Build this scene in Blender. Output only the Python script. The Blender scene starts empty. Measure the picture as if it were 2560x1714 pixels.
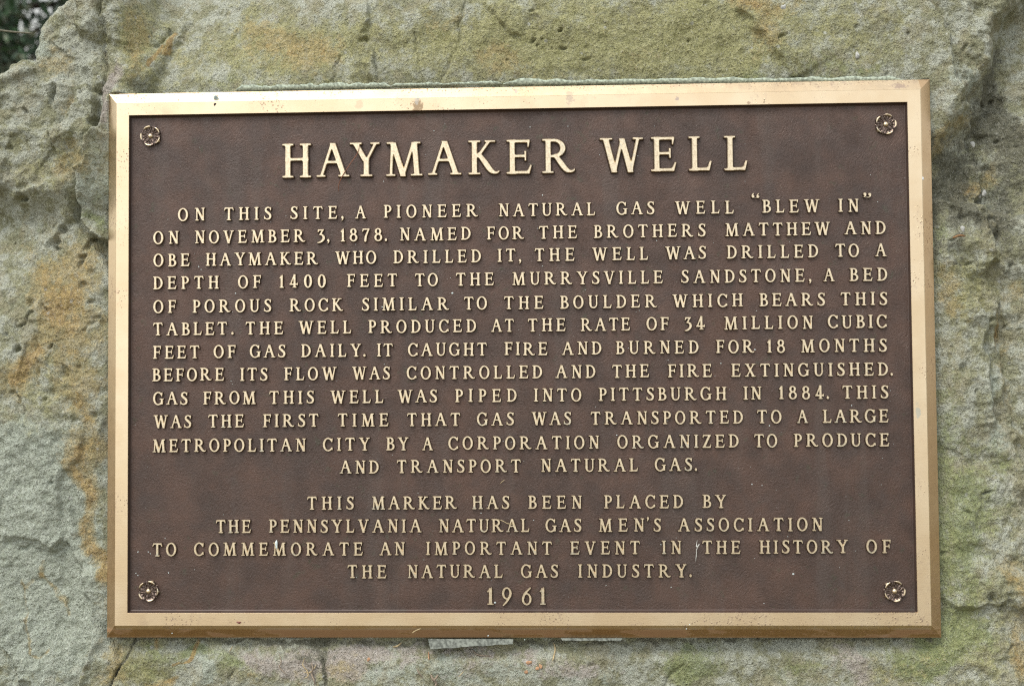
import bpy, math, random
import numpy as np
from mathutils import Vector, Matrix
from mathutils.geometry import tessellate_polygon
random.seed(7)
S = bpy.context.scene
COL = S.collection
ZC = 1.15                                   # height of the tablet's centre above the ground

# ------------------------------------------------------------------ camera
CAM = np.array([0.04145888, -1.23743312, -0.02257959])       # from the tablet's centre
ROT = np.array([[0.99927045, 0.03729469, -0.00822644],
                [-0.00946106, 0.03304953, -0.99940893],
                [-0.03700077, 0.99875765, 0.03337826]])        # rows: image right, image down, forward
F = 2800.0                                   # focal length in pixels of a 2560 px wide frame
cd = bpy.data.cameras.new('camera'); co = bpy.data.objects.new('camera', cd); COL.objects.link(co)
mw = Matrix.Identity(4)
for i in range(3):
    mw[i][0] = ROT[0][i]; mw[i][1] = -ROT[1][i]; mw[i][2] = -ROT[2][i]
    mw[i][3] = CAM[i] + (ZC if i == 2 else 0)
LEAN = math.radians(12)                       # the stone leans back; the viewer looks a little down on it
TILT = Matrix.Translation((0, 0, ZC)) @ Matrix.Rotation(-LEAN, 4, 'X') @ Matrix.Translation((0, 0, -ZC))
co.matrix_world = TILT @ mw
cd.sensor_width = 36; cd.lens = F / 2560 * 36
cd.clip_start = 0.02; cd.clip_end = 400
cd.dof.use_dof = True; cd.dof.focus_distance = 1.235; cd.dof.aperture_fstop = 4.0
S.camera = co
S.cycles.use_denoising = False; S.cycles.filter_width = 1.2

# ------------------------------------------------------------------ sky, sun, exposure
SUN_EL, SUN_AZ = math.radians(64), math.radians(-46)      # azimuth from the viewer's back, to the left
w = bpy.data.worlds.new('World'); S.world = w; w.use_nodes = True
nt = w.node_tree; bg = nt.nodes['Background']
sky = nt.nodes.new('ShaderNodeTexSky'); sky.sky_type = 'NISHITA'; sky.sun_disc = False
sky.sun_elevation = SUN_EL; sky.sun_rotation = math.radians(180 + 46)
sky.air_density = 1.6; sky.dust_density = 2.0; sky.ozone_density = 0.6
hs = nt.nodes.new('ShaderNodeHueSaturation'); hs.inputs['Saturation'].default_value = 0.22
nt.links.new(sky.outputs[0], hs.inputs['Color']); nt.links.new(hs.outputs[0], bg.inputs[0])
bg.inputs[1].default_value = 0.145
sd = bpy.data.lights.new('sun', 'SUN'); so = bpy.data.objects.new('sun', sd); COL.objects.link(so)
sd.energy = 1.1; sd.angle = math.radians(24); sd.color = (1.0, 0.96, 0.90)
sdir = Vector((math.sin(SUN_AZ) * math.cos(SUN_EL), -math.cos(SUN_AZ) * math.cos(SUN_EL), math.sin(SUN_EL)))
so.rotation_euler = sdir.to_track_quat('Z', 'Y').to_euler()
vs = S.view_settings; vs.view_transform = 'Standard'; vs.look = 'None'; vs.exposure = 0.82; vs.gamma = 1

# ------------------------------------------------------------------ helpers
def ray(u, v, y=0.0):
    """where the sight line through photo pixel (u, v) meets the plane y (relative to the tablet)"""
    d = ROT[0] * (u - 1280) / F + ROT[1] * (v - 857) / F + ROT[2]
    t = (y - CAM[1]) / d[1]
    return CAM[0] + d[0] * t, CAM[2] + d[2] * t
def D(x, y, dep=0.0):                        # the same from the 2342 px wide view
    return ray(x * 1.0931, y * 1.0931, dep)
def tag(o, label=None, cat=None, group=None, kind=None):
    if label: o['label'] = label
    if cat: o['category'] = cat
    if group: o['group'] = group
    if kind: o['kind'] = kind
    return o
def empty(name, loc):
    o = bpy.data.objects.new(name, None); o.location = loc; o.empty_display_size = 0.05
    COL.objects.link(o); return o
def mesh_obj(name, verts, faces, mats, parent=None, smooth=True, mi=None, loc=None):
    me = bpy.data.meshes.new(name); me.from_pydata([tuple(map(float, v)) for v in verts], [], faces); me.update()
    for m in (mats if isinstance(mats, (list, tuple)) else [mats]): me.materials.append(m)
    me.polygons.foreach_set('use_smooth', [smooth] * len(me.polygons))
    if mi is not None: me.polygons.foreach_set('material_index', mi)
    o = bpy.data.objects.new(name, me); COL.objects.link(o)
    if parent: o.parent = parent
    if loc is not None: o.location = loc
    return o

# numpy gradient noise
_rs = np.random.RandomState(11); _perm = _rs.permutation(4096); _ang = _rs.rand(4096) * 2 * np.pi
_gx, _gy = np.cos(_ang), np.sin(_ang)
def pnoise(x, y, seed=0):
    xi = np.floor(x).astype(np.int64); yi = np.floor(y).astype(np.int64); xf = x - xi; yf = y - yi
    def g(a, b, dx, dy):
        h = _perm[(_perm[(a + seed * 131) & 4095] + b * 7 + seed * 17) & 4095]
        return _gx[h] * dx + _gy[h] * dy
    u = xf * xf * xf * (xf * (xf * 6 - 15) + 10); v = yf * yf * yf * (yf * (yf * 6 - 15) + 10)
    a = g(xi, yi, xf, yf); b = g(xi + 1, yi, xf - 1, yf); c = g(xi, yi + 1, xf, yf - 1); d = g(xi + 1, yi + 1, xf - 1, yf - 1)
    return (a + (b - a) * u + (c - a) * v + (a - b - c + d) * u * v) * 1.5
def fbm(x, y, scale, octs=4, seed=0, gain=0.5):
    s = 0; a = 1.0; f = 1.0 / scale
    for k in range(octs):
        s = s + a * pnoise(x * f + 13.7 * k, y * f - 7.3 * k, seed + k); a *= gain; f *= 2.03
    return s
def sm(t):
    t = np.clip(t, 0, 1); return t * t * (3 - 2 * t)

# ------------------------------------------------------------------ materials
class NT:
    def __init__(self, name):
        self.m = bpy.data.materials.new(name); self.m.use_nodes = True
        self.t = self.m.node_tree; self.p = self.t.nodes['Principled BSDF']
        self.tc = self.t.nodes.new('ShaderNodeTexCoord').outputs['Object']
    def n(self, ty, **kw):
        nd = self.t.nodes.new(ty)
        for k, v in kw.items(): setattr(nd, k, v)
        return nd
    def l(self, a, b): self.t.links.new(a, b)
    def noise(self, scale, detail=4, rough=0.55, dist=0.0, vec=None, out='Fac'):
        nd = self.n('ShaderNodeTexNoise'); nd.inputs['Scale'].default_value = scale; nd.inputs['Detail'].default_value = detail
        nd.inputs['Roughness'].default_value = rough; nd.inputs['Distortion'].default_value = dist
        self.l(vec if vec is not None else self.tc, nd.inputs['Vector']); return nd.outputs[out]
    def ramp(self, fac, a, b, ca=0.0, cb=1.0):
        nd = self.n('ShaderNodeMapRange'); nd.interpolation_type = 'SMOOTHSTEP'
        for i, v in enumerate((a, b, ca, cb)): nd.inputs[i + 1].default_value = v
        self.l(fac, nd.inputs[0]); return nd.outputs[0]
    def math(self, op, a, b=None, clamp=False):
        nd = self.n('ShaderNodeMath', operation=op); nd.use_clamp = clamp
        for i, v in enumerate((a, b)):
            if v is None: continue
            if isinstance(v, (int, float)): nd.inputs[i].default_value = v
            else: self.l(v, nd.inputs[i])
        return nd.outputs[0]
    def mix(self, fac, a, b, mode='MIX'):
        nd = self.n('ShaderNodeMix', data_type='RGBA', blend_type=mode)
        for s, v in ((0, fac), (6, a), (7, b)):
            if isinstance(v, (int, float)): nd.inputs[s].default_value = v
            elif isinstance(v, tuple): nd.inputs[s].default_value = (*v, 1)
            else: self.l(v, nd.inputs[s])
        return nd.outputs[2]
    def mapping(self, scale=(1, 1, 1), rot=(0, 0, 0)):
        nd = self.n('ShaderNodeMapping'); nd.inputs['Scale'].default_value = scale; nd.inputs['Rotation'].default_value = rot
        self.l(self.tc, nd.inputs[0]); return nd.outputs[0]
    def bump(self, h, dist, strength=1.0, prev=None):
        nd = self.n('ShaderNodeBump'); nd.inputs['Distance'].default_value = dist; nd.inputs['Strength'].default_value = strength
        self.l(h, nd.inputs['Height'])
        if prev is not None: self.l(prev, nd.inputs['Normal'])
        return nd.outputs[0]
    def set(self, **kw):
        for k, v in kw.items():
            i = self.p.inputs[k.replace('_', ' ')]
            if isinstance(v, (int, float)): i.default_value = v
            elif isinstance(v, tuple): i.default_value = (*v, 1) if len(v) == 3 else v
            else: self.l(v, i)
        return self.m

def simple(name, col, rough=0.7, var=0.25, sc=400, metal=0.0):
    k = NT(name); f = k.noise(sc, 4)
    c2 = tuple(c * (1 - var) for c in col); c3 = tuple(min(1, c * (1 + var)) for c in col)
    return k.set(Base_Color=k.mix(k.ramp(f, .35, .65), c2, c3), Roughness=rough, Metallic=metal)

STAINS = [(*ray(u_ * 1.0931, v_ * 1.0931, -.008), a_, b_, c_, t_) for u_, v_, a_, b_, c_, t_ in (
    (955, 243, .0060, .0075, .85, (.28, .19, .11)), (953, 222, .0032, .0080, .65, (.45, .42, .36)), (815, 216, .0075, .0050, .65, (.42, .38, .36)), (822, 240, .0040, .0050, .3, (.35, .26, .18)),
    (1180, 207, .0022, .0022, .6, (.32, .30, .30)), (1547, 228, .0022, .0022, .6, (.32, .26, .26)), (1303, 222, .0040, .0080, .5, (.40, .32, .26)), (408, 229, .0012, .0012, .8, (.10, .06, .06)),
    (1712, 236, .0018, .0018, .6, (.25, .15, .10)), (2060, 196, .0100, .0030, .45, (.32, .22, .22)), (2098, 940, .0022, .0080, .5, (.38, .45, .42)))]
def polished_bronze():
    k = NT('polished_bronze')
    mott = k.noise(22, 3); fine = k.noise(900, 2)
    col = k.mix(k.ramp(mott, .3, .7), (0.71, 0.548, 0.350), (0.77, 0.620, 0.418))
    # small corrosion pits in drifts, and a few brown-grey water stains
    sep0 = k.n('ShaderNodeSeparateXYZ'); k.l(k.tc, sep0.inputs[0])
    outer = k.math('MAXIMUM', k.ramp(sep0.outputs['Z'], .2935, .3035), k.math('MULTIPLY', k.ramp(sep0.outputs['X'], .446, .457), .5))
    lowf = k.math('MULTIPLY', k.ramp(sep0.outputs['Z'], -.268, -.290), k.ramp(sep0.outputs['X'], -.1, .45, .25, .8))
    drift = k.math('ADD', k.ramp(k.noise(16, 3, 0.6), .42, .68), k.math('MAXIMUM', outer, lowf), True)
    vor = k.n('ShaderNodeTexVoronoi'); vor.inputs['Scale'].default_value = 330; k.l(k.tc, vor.inputs['Vector'])
    vsz = k.math('ADD', k.math('MULTIPLY', drift, 0.30), 0.02)
    pit = k.math('LESS_THAN', k.math('ADD', vor.outputs['Distance'], k.math('MULTIPLY', k.noise(700, 2), 0.22)), k.math('ADD', vsz, 0.10))
    pit = k.math('MULTIPLY', pit, k.ramp(k.noise(420, 2), .35, .65, .15, .75))
    col = k.mix(pit, col, (0.24, 0.17, 0.13))
    bloom = k.math('MULTIPLY', k.math('MULTIPLY', drift, k.ramp(k.noise(190, 4, .7), .52, .66)), .35)
    col = k.mix(bloom, col, (0.42, 0.31, 0.25))
    geo = k.n('ShaderNodeNewGeometry'); sep = k.n('ShaderNodeSeparateXYZ'); k.l(k.tc, sep.inputs[0])
    # dirt collected low on the bottom bevel (rain runs there)
    low = k.ramp(sep.outputs['Z'], -0.2905, -0.2965)
    side = k.math('MULTIPLY', k.ramp(sep.outputs['X'], -.34, -.24), k.ramp(sep.outputs['X'], .02, -.06))
    dn = k.ramp(k.math('ADD', k.math('MULTIPLY', side, .13), k.noise(1.0, 5, 0.6, vec=k.mapping((16, 30, 60)))), .50, .58)
    run = k.math('MULTIPLY', low, dn)
    edge = k.ramp(sep.outputs['Z'], -0.3015, -0.3045)
    run = k.math('MAXIMUM', run, k.math('MULTIPLY', edge, 0.6))
    col = k.mix(run, col, (0.060, 0.052, 0.046))
    # brown tarnish tint that paints in reflections on lower and side bevels
    tz = k.ramp(sep.outputs['Z'], -0.2925, -0.2945)
    tx = k.math('MULTIPLY', k.ramp(sep.outputs['X'], .4442, .4452), .45)
    tl_ = k.math('MULTIPLY', k.ramp(sep.outputs['X'], -.4442, -.4452), k.ramp(sep.outputs['Z'], .10, -.25, .05, .45))
    col = k.mix(k.math('MAXIMUM', k.math('MAXIMUM', k.math('MULTIPLY', tz, 0.62), tx), tl_), col, (0.40, 0.215, 0.085))
    st = k.math('MULTIPLY', k.ramp(k.noise(9, 5, 0.65), .62, .70), 0.35)
    col = k.mix(st, col, (0.45, 0.33, 0.24))
    for (sx_, sz_, rx_, rz_, am_, tint_) in STAINS:
        mp_ = k.n('ShaderNodeMapping'); mp_.inputs['Location'].default_value = (-sx_ / rx_, 0, -sz_ / rz_); mp_.inputs['Scale'].default_value = (1 / rx_, 0, 1 / rz_); k.l(k.tc, mp_.inputs[0])
        ln = k.n('ShaderNodeVectorMath', operation='LENGTH'); k.l(mp_.outputs[0], ln.inputs[0])
        q_ = k.math('ADD', ln.outputs['Value'], k.math('MULTIPLY', k.math('SUBTRACT', k.noise(260, 4, .7), .5), 3.2))
        col = k.mix(k.math('MULTIPLY', k.ramp(q_, 1.15, .75), am_), col, tint_)
    brush = k.noise(1.0, 3, vec=k.mapping((60, 900, 900)))
    b = k.bump(brush, 0.00006, 0.5); b = k.bump(fine, 0.00008, 0.5, b); b = k.bump(pit, 0.0002, 0.8, b)
    b = k.bump(k.noise(14, 2), 0.0010, 0.35, b)
    r = k.math('ADD', k.math('MULTIPLY', k.noise(120, 3), 0.16), 0.30)
    r = k.math('ADD', r, k.math('MULTIPLY', k.math('MAXIMUM', pit, run), 0.35))
    return k.set(Base_Color=col, Metallic=k.math('SUBTRACT', 1.0, k.math('MULTIPLY', run, 0.8)), Roughness=r, Normal=b)

def letter_bronze():
    k = NT('worn_letter_bronze')
    m = k.noise(500, 4, 0.6)
    col = k.mix(k.ramp(m, .38, .72), (0.78, 0.655, 0.455), (0.55, 0.435, 0.290))
    pits = k.ramp(k.noise(1300, 2), .64, .70)
    col = k.mix(k.math('MULTIPLY', pits, 0.6), col, (0.25, 0.17, 0.10))
    oi = k.n('ShaderNodeObjectInfo')
    v = k.ramp(oi.outputs['Random'], .75, 1.0)
    col = k.mix(k.math('MULTIPLY', k.math('MULTIPLY', v, k.ramp(k.noise(240, 3), .5, .62)), 0.45), col, (0.42, 0.45, 0.40))
    b = k.bump(k.noise(700, 3), 0.00012, 0.6)
    return k.set(Base_Color=col, Metallic=1.0, Roughness=k.math('ADD', k.math('MULTIPLY', m, 0.2), 0.30), Normal=b)

def patina(name='brown_patina', relief=True, dark=1.0):
    k = NT(name)
    n1 = k.noise(7, 4, 0.6); n2 = k.noise(60, 4, 0.6); n3 = k.noise(28, 3, 0.6)
    a = (0.062 * dark, 0.040 * dark, 0.031 * dark); b_ = (0.096 * dark, 0.055 * dark, 0.039 * dark)
    col = k.mix(k.ramp(k.math('ADD', k.math('MULTIPLY', n1, .5), k.math('MULTIPLY', n3, .5)), .34, .68), a, b_)
    col = k.mix(k.math('MULTIPLY', k.ramp(n2, .45, .75), 0.28), col, (0.058 * dark, 0.048 * dark, 0.044 * dark))
    gr = k.math('MULTIPLY', k.ramp(k.noise(75, 5, 0.7), .60, .70), 0.35)
    col = k.mix(gr, col, (0.050, 0.065, 0.036))
    strk = k.noise(1.0, 4, .6, vec=k.mapping((30, 30, 3)))
    col = k.mix(k.math('MULTIPLY', k.ramp(strk, .52, .66), .22), col, (0.10, 0.082, 0.070))
    nrm = None
    if relief:
        # leather-like grain: short wrinkles that swirl, from domain-warped stretched noise
        wv = k.n('ShaderNodeTexNoise'); wv.inputs['Scale'].default_value = 16; wv.inputs['Detail'].default_value = 2; k.l(k.tc, wv.inputs['Vector'])
        sc = k.n('ShaderNodeVectorMath', operation='SCALE'); k.l(wv.outputs['Color'], sc.inputs[0]); sc.inputs['Scale'].default_value = 0.045
        ad = k.n('ShaderNodeVectorMath', operation='ADD'); k.l(sc.outputs[0], ad.inputs[0]); k.l(k.tc, ad.inputs[1])
        mp = k.n('ShaderNodeMapping'); mp.inputs['Scale'].default_value = (330, 330, 950); mp.inputs['Rotation'].default_value = (0, 0.35, 0); k.l(ad.outputs[0], mp.inputs[0])
        r1 = k.noise(1.0, 4, 0.62, 0.9, vec=mp.outputs[0])
        mp2 = k.n('ShaderNodeMapping'); mp2.inputs['Scale'].default_value = (680, 680, 380); mp2.inputs['Rotation'].default_value = (0, -0.6, 0); k.l(ad.outputs[0], mp2.inputs[0])
        r2 = k.noise(1.0, 3, 0.6, 0.6, vec=mp2.outputs[0])
        pick = k.ramp(k.noise(24, 2), .42, .58)
        h = k.n('ShaderNodeMix'); k.l(pick, h.inputs[0]); k.l(r1, h.inputs[2]); k.l(r2, h.inputs[3])
        nrm = k.bump(h.outputs[0], 0.00095, 1.0)
        nrm = k.bump(k.noise(1500, 2), 0.00010, 0.6, nrm)
        nrm = k.bump(k.noise(11, 2), 0.004, 0.25, nrm)
        k.set(Normal=nrm)
    # pale specks of dust and lime
    v = k.n('ShaderNodeTexVoronoi'); v.inputs['Scale'].default_value = 150; k.l(k.tc, v.inputs['Vector'])
    s = k.math('LESS_THAN', v.outputs['Distance'], 0.055)
    col = k.mix(k.math('MULTIPLY', s, 0.3), col, (0.4, 0.4, 0.36))
    return k.set(Base_Color=col, Metallic=0.25, Roughness=k.math('ADD', k.math('MULTIPLY', n2, 0.16), 0.40), Specular_IOR_Level=0.5)

def sandstone():
    k = NT('weathered_sandstone')
    a1 = k.n('ShaderNodeVertexColor', layer_name='stain'); a2 = k.n('ShaderNodeVertexColor', layer_name='growth_shade')
    s1 = k.n('ShaderNodeSeparateColor'); k.l(a1.outputs[0], s1.inputs[0]); s2 = k.n('ShaderNodeSeparateColor'); k.l(a2.outputs[0], s2.inputs[0])
    nA = k.noise(9, 6, 0.6); nB = k.noise(45, 5, 0.65); nC = k.noise(170, 5, 0.7); nD = k.noise(620, 3, 0.7)
    nM = k.noise(26, 8, 0.72); nF = k.noise(430, 3, 0.6)
    col = k.mix(k.ramp(nB, .42, .58), (0.285, 0.285, 0.180), (0.435, 0.450, 0.365))
    col = k.mix(k.math('MULTIPLY', k.ramp(nM, .50, .58), .55), col, (0.33, 0.30, 0.19))
    def lay(col, mask, tint, tint2, seedscale, hard=.15, amt=.9):
        ns = k.math('ADD', k.math('MULTIPLY', k.noise(seedscale, 6, 0.70), .60), k.math('MULTIPLY', nC, .40))
        ns = k.math('ADD', k.math('MULTIPLY', ns, 2.2), -0.60)
        e = k.math('ADD', k.math('MULTIPLY', mask, 1.15), k.math('SUBTRACT', ns, 0.95))
        f = k.ramp(e, -hard, hard)
        return k.mix(k.math('MULTIPLY', f, amt), col, k.mix(k.ramp(nC, .35, .65), tint, tint2))
    col = lay(col, s2.outputs[1], (0.355, 0.395, 0.315), (0.455, 0.495, 0.415), 33)          # pale lichen
    col = lay(col, s2.outputs[0], (0.36, 0.31, 0.265), (0.47, 0.43, 0.385), 40)         # pinkish bare stone
    col = lay(col, s1.outputs[1], (0.272, 0.268, 0.112), (0.405, 0.390, 0.192), 50, .26, .88)     # olive film
    col = lay(col, s1.outputs[2], (0.165, 0.205, 0.075), (0.285, 0.320, 0.140), 58, .26, .75)     # green moss
    col = lay(col, s1.outputs[0], (0.31, 0.245, 0.110), (0.43, 0.345, 0.165), 62, .22, .7)   # ochre
    col = lay(col, k.math('SUBTRACT', s1.outputs[0], 0.30), (0.31, 0.200, 0.085), (0.46, 0.330, 0.130), 95, .16, .7)   # rust
    col = lay(col, s2.outputs[2], (0.085, 0.085, 0.058), (0.190, 0.185, 0.135), 90, .16)     # dark algae and painted shade
    # grain: pale and dark mineral specks
    col = k.mix(k.math('MULTIPLY', k.ramp(nD, .60, .74), 0.25), col, (0.50, 0.50, 0.44))
    col = k.mix(k.math('MULTIPLY', k.ramp(nD, .42, .28), 0.25), col, (0.10, 0.10, 0.065))
    col = k.mix(k.math('MULTIPLY', k.ramp(nC, .40, .28), 0.40), col, (0.15, 0.14, 0.085))
    v = k.n('ShaderNodeTexVoronoi'); v.inputs['Scale'].default_value = 42; k.l(k.tc, v.inputs['Vector'])
    vd = k.math('ADD', v.outputs['Distance'], k.math('MULTIPLY', nC, 0.12))
    col = k.mix(k.math('MULTIPLY', k.ramp(vd, .155, .125), 0.55), col, (0.46, 0.47, 0.43))
    nE = k.noise(330, 3, 0.6); vg = k.n('ShaderNodeTexVoronoi'); vg.inputs['Scale'].default_value = 260; k.l(k.tc, vg.inputs['Vector'])
    col = k.mix(k.math('MULTIPLY', k.ramp(nE, .45, .31), 0.38), col, (0.15, 0.140, 0.085))
    col = k.mix(k.math('MULTIPLY', k.ramp(nE, .56, .71), 0.30), col, (0.58, 0.57, 0.50))
    col = k.mix(k.math('MULTIPLY', k.ramp(nF, .45, .34), 0.34), col, (0.15, 0.140, 0.085))
    col = k.mix(k.math('MULTIPLY', k.ramp(nF, .58, .70), 0.26), col, (0.60, 0.59, 0.52))
    b = k.bump(nB, 0.004, 0.7); b = k.bump(nC, 0.0040, 1.0, b); b = k.bump(nE, 0.0034, 1.0, b); b = k.bump(nF, 0.0022, 1.0, b)
    return k.set(Base_Color=col, Roughness=0.92, Specular_IOR_Level=0.2, Normal=b)

M_POL = polished_bronze(); M_LET = letter_bronze(); M_PAT = patina(); M_SIDE = patina('dark_patina', False, 0.8)
M_ROCK = sandstone()

# ------------------------------------------------------------------ the boulder
def axis(lo, hi, a, b, fine, grow=1.16):
    mid = list(np.arange(a, b + fine / 2, fine)); s = fine; x = a; left = []
    while x > lo: s = min(s * grow, 0.05); x -= s; left.append(x)
    s = fine; x = b; right = []
    while x < hi: s = min(s * grow, 0.05); x += s; right.append(x)
    return np.array(left[::-1] + mid + right)
gx = axis(-0.80, 1.05, -0.600, 0.600, 0.00155); gz = axis(-1.18, 0.80, -0.415, 0.410, 0.00155)
X, Z = np.meshgrid(gx, gz); NXg, NZg = len(gx), len(gz)
x = X.ravel(); z = Z.ravel()
wx = x + 0.010 * fbm(x, z, 0.06, 4, 21) ; wz = z + 0.010 * fbm(x, z, 0.06, 4, 31)      # warped, for ragged edges
fx = x + 0.0035 * fbm(x, z, 0.022, 3, 41); fz = z + 0.0035 * fbm(x, z, 0.022, 3, 51)

def segdist(px, pz, pts):
    """signed distance (left of travel positive) and 0..1 position along a polyline"""
    P = np.array([D(*p) for p in pts]); best = np.full(px.shape, 1e9); sgn = np.ones(px.shape); par = np.zeros(px.shape)
    L = np.r_[0, np.cumsum(np.hypot(*(P[1:] - P[:-1]).T))]
    for i in range(len(P) - 1):
        ax_, az_ = P[i]; bx, bz = P[i + 1]; dx, dz = bx - ax_, bz - az_; l2 = dx * dx + dz * dz
        t = np.clip(((px - ax_) * dx + (pz - az_) * dz) / l2, 0, 1)
        qx = px - ax_ - t * dx; qz = pz - az_ - t * dz; d = np.hypot(qx, qz)
        m = d < best
        best = np.where(m, d, best); sgn = np.where(m, np.sign(dx * qz - dz * qx), sgn); par = np.where(m, (L[i] + t * math.sqrt(l2)) / L[-1], par)
    return best * np.where(sgn == 0, 1, sgn), par
H = np.zeros_like(x)
def ledge(pts, A=0.0, L=0.05, w=0.004, B=0.0, L2=0.05, end=0.15, fine=False):
    """a step in the stone: the side left of travel stands A proud (fading over L), the other lies B deep"""
    global H
    P = np.array([D(*p) for p in pts]); R = 3.2 * max(L if A else 0, L2 if B else 0) + 3 * w
    m = np.where((x > P[:, 0].min() - R) & (x < P[:, 0].max() + R) & (z > P[:, 1].min() - R) & (z < P[:, 1].max() + R))[0]
    ax_, az_ = (fx, fz) if fine else (wx, wz)
    d, t = segdist(ax_[m], az_[m], pts)
    s = sm(d / (2 * w) + 0.5); e = sm(t / end) * sm((1 - t) / end) if end else 1.0
    H[m] += e * (A * s * np.exp(-np.maximum(d, 0) / L) - B * (1 - s) * np.exp(np.minimum(d, 0) / L2))
def crack(pts, A=0.004, w=0.0015, fine=True):
    global H
    P = np.array([D(*p) for p in pts]); R = 0.03
    m = np.where((x > P[:, 0].min() - R) & (x < P[:, 0].max() + R) & (z > P[:, 1].min() - R) & (z < P[:, 1].max() + R))[0]
    d, t = segdist(fx[m], fz[m], pts)
    H[m] -= A * np.exp(-(d / w) ** 2) * sm(t / .1 + .3) * sm((1 - t) / .1) * (0.75 + 0.6 * pnoise(x[m] / .012, z[m] / .012, 77))
def pit(px, py, rx, ry, A, rot=0.0):
    global H
    cx, cz = D(px, py); c, s = math.cos(rot), math.sin(rot); R = 4 * max(rx, ry)
    m = np.where((abs(x - cx) < R) & (abs(z - cz) < R))[0]
    dx = fx[m] - cx; dz = fz[m] - cz; q = ((dx * c + dz * s) / rx) ** 2 + ((-dx * s + dz * c) / ry) ** 2
    H[m] -= A * np.exp(-q ** 1.5)

# overall relief
right = sm((x - 0.43) / 0.10); leftz = sm((-0.42 - x) / 0.05)
H += 0.010 * fbm(x, z, 0.38, 3, 1) + 0.0035 * fbm(wx, wz, 0.07, 4, 5)
H += 0.00045 * fbm(x, z, 0.0065, 2, 131) + (0.0009 + 0.0012 * right + 0.0007 * leftz) * fbm(x, z, 0.016, 4, 9, 0.62)
H += 0.0010 * leftz * np.abs(fbm(wx, wz, 0.035, 3, 15)) * 2
H += 0.0035 * right * fbm(x * 0.8 + z * .5, z * 1.5, 0.05, 4, 19)
# broken faces: flat facets meeting at small angular steps
fr = np.random.RandomState(23); nsd = 230
SX = fr.uniform(-.85, 1.1, nsd); SZ_ = fr.uniform(-.7, .8, nsd); TX = fr.normal(0, .085, nsd); TZ = fr.normal(0, .085, nsd); OF = fr.normal(0, .0016, nsd)
d1 = np.full(x.shape, 9.); d2 = np.full(x.shape, 9.); h1 = np.zeros_like(x); h2 = np.zeros_like(x)
rx_ = x + 0.016 * fbm(x, z, 0.07, 3, 151) + .0025 * fbm(x, z, .012, 2, 155); rz_ = z + 0.016 * fbm(x, z, 0.07, 3, 161) + .0025 * fbm(x, z, .012, 2, 165)
for i_ in range(nsd):
    ddx = (rx_ - SX[i_]) * 1.25 + (rz_ - SZ_[i_]) * .5; ddz = (rz_ - SZ_[i_]) * .8; dd = np.hypot(ddx, ddz)
    hh_ = np.clip(TX[i_] * (x - SX[i_]) + TZ[i_] * (z - SZ_[i_]), -.012, .012) + OF[i_]
    n1_ = dd < d1; n2_ = (~n1_) & (dd < d2)
    d2 = np.where(n1_, d1, np.where(n2_, dd, d2)); h2 = np.where(n1_, h1, np.where(n2_, hh_, h2)); d1 = np.where(n1_, dd, d1); h1 = np.where(n1_, hh_, h1)
bl = 0.5 + 0.5 * sm((d2 - d1) / .007); calm = 1 - 0.72 * sm((x + .42) / .06) * sm((.47 - x) / .06)      # quieter above and below the tablet
H += calm * (h1 * bl + h2 * (1 - bl))
H -= calm ** 2 * 0.0010 * np.exp(-((d2 - d1) / .0022) ** 2) * sm(fbm(x, z, .08, 2, 171) * 2 + .3)
# left of the tablet
crack([(228, -20), (230, 60), (226, 110), (236, 150), (228, 195), (222, 240)], 0.006, 0.0020)
ledge([(222, 210), (226, 120), (222, 60), (226, -30)], 0.004, 0.03, 0.007)
ledge([(320, 215), (335, 150), (362, 75), (385, 20), (392, -20)], 0.010, 0.022, 0.006, fine=True)
ledge([(345, -20), (330, 60), (305, 110), (288, 150), (262, 200)], 0.008, 0.05, 0.006)
crack([(350, 30), (340, 55), (322, 78), (316, 82)], 0.006, 0.0022)
ledge([(262, 180), (236, 250), (215, 300), (200, 335), (196, 365), (182, 400), (175, 440), (182, 470), (176, 500), (200, 532), (222, 548), (262, 552)],
      0.029, 0.045, 0.004, end=0.08, fine=True)
crack([(186, 395), (178, 430), (180, 470), (168, 500)], 0.012, 0.004)
ledge([(200, 532), (222, 552), (262, 556)], 0.012, 0.02, 0.004, 0.014, 0.018, fine=True)
ledge([(168, 332), (166, 296), (100, 287), (60, 290), (-20, 283)], 0.006, 0.035, 0.003, fine=True)
ledge([(215, 42), (150, 55), (110, 68), (97, 80), (92, 98)], 0.0055, 0.03, 0.004, fine=True)
crack([(112, 188), (113, 215), (108, 232)], 0.009, 0.0022)
crack([(210, 205), (228, 212)], 0.010, 0.0035)
ledge([(160, 398), (100, 412), (50, 428), (-20, 444)], 0.008, 0.05, 0.004, fine=True)
ledge([(-20, 210), (20, 190), (60, 165), (75, 150)], 0.006, 0.03, 0.005)
ledge([(75, 560), (110, 530), (140, 500), (170, 490)], 0.006, 0.02, 0.004, fine=True)
for p in [(40, 447, .007, .0045, .008), (128, 520, .006, .0035, .008), (108, 562, .005, .003, .008), (112, 545, .006, .003, .007, .5), (172, 588, .006, .0035, .010, .5),
          (175, 603, .0025, .006, .007, -.4), (144, 851, .005, .006, .006, .4), (183, 650, .006, .004, .005), (60, 690, .004, .006, .005), (230, 741, .006, .003, .005, -.5),
          (33, 800, .003, .003, .006), (200, 620, .004, .003, .006), (96, 700, .002, .007, .005, .4), (20, 900, .004, .002, .003), (42, 1256, .006, .002, .004, .4),
          (115, 1105, .003, .002, .004), (120, 1090, .002, .0015, .003), (36, 1545, .003, .003, .003), (205, 690, .004, .002, .005, .8)]: pit(*p)
crack([(30, 750), (50, 735), (58, 715), (72, 712)], 0.006, 0.002)
crack([(185, 760), (200, 742), (220, 735)], 0.005, 0.002)
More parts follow.
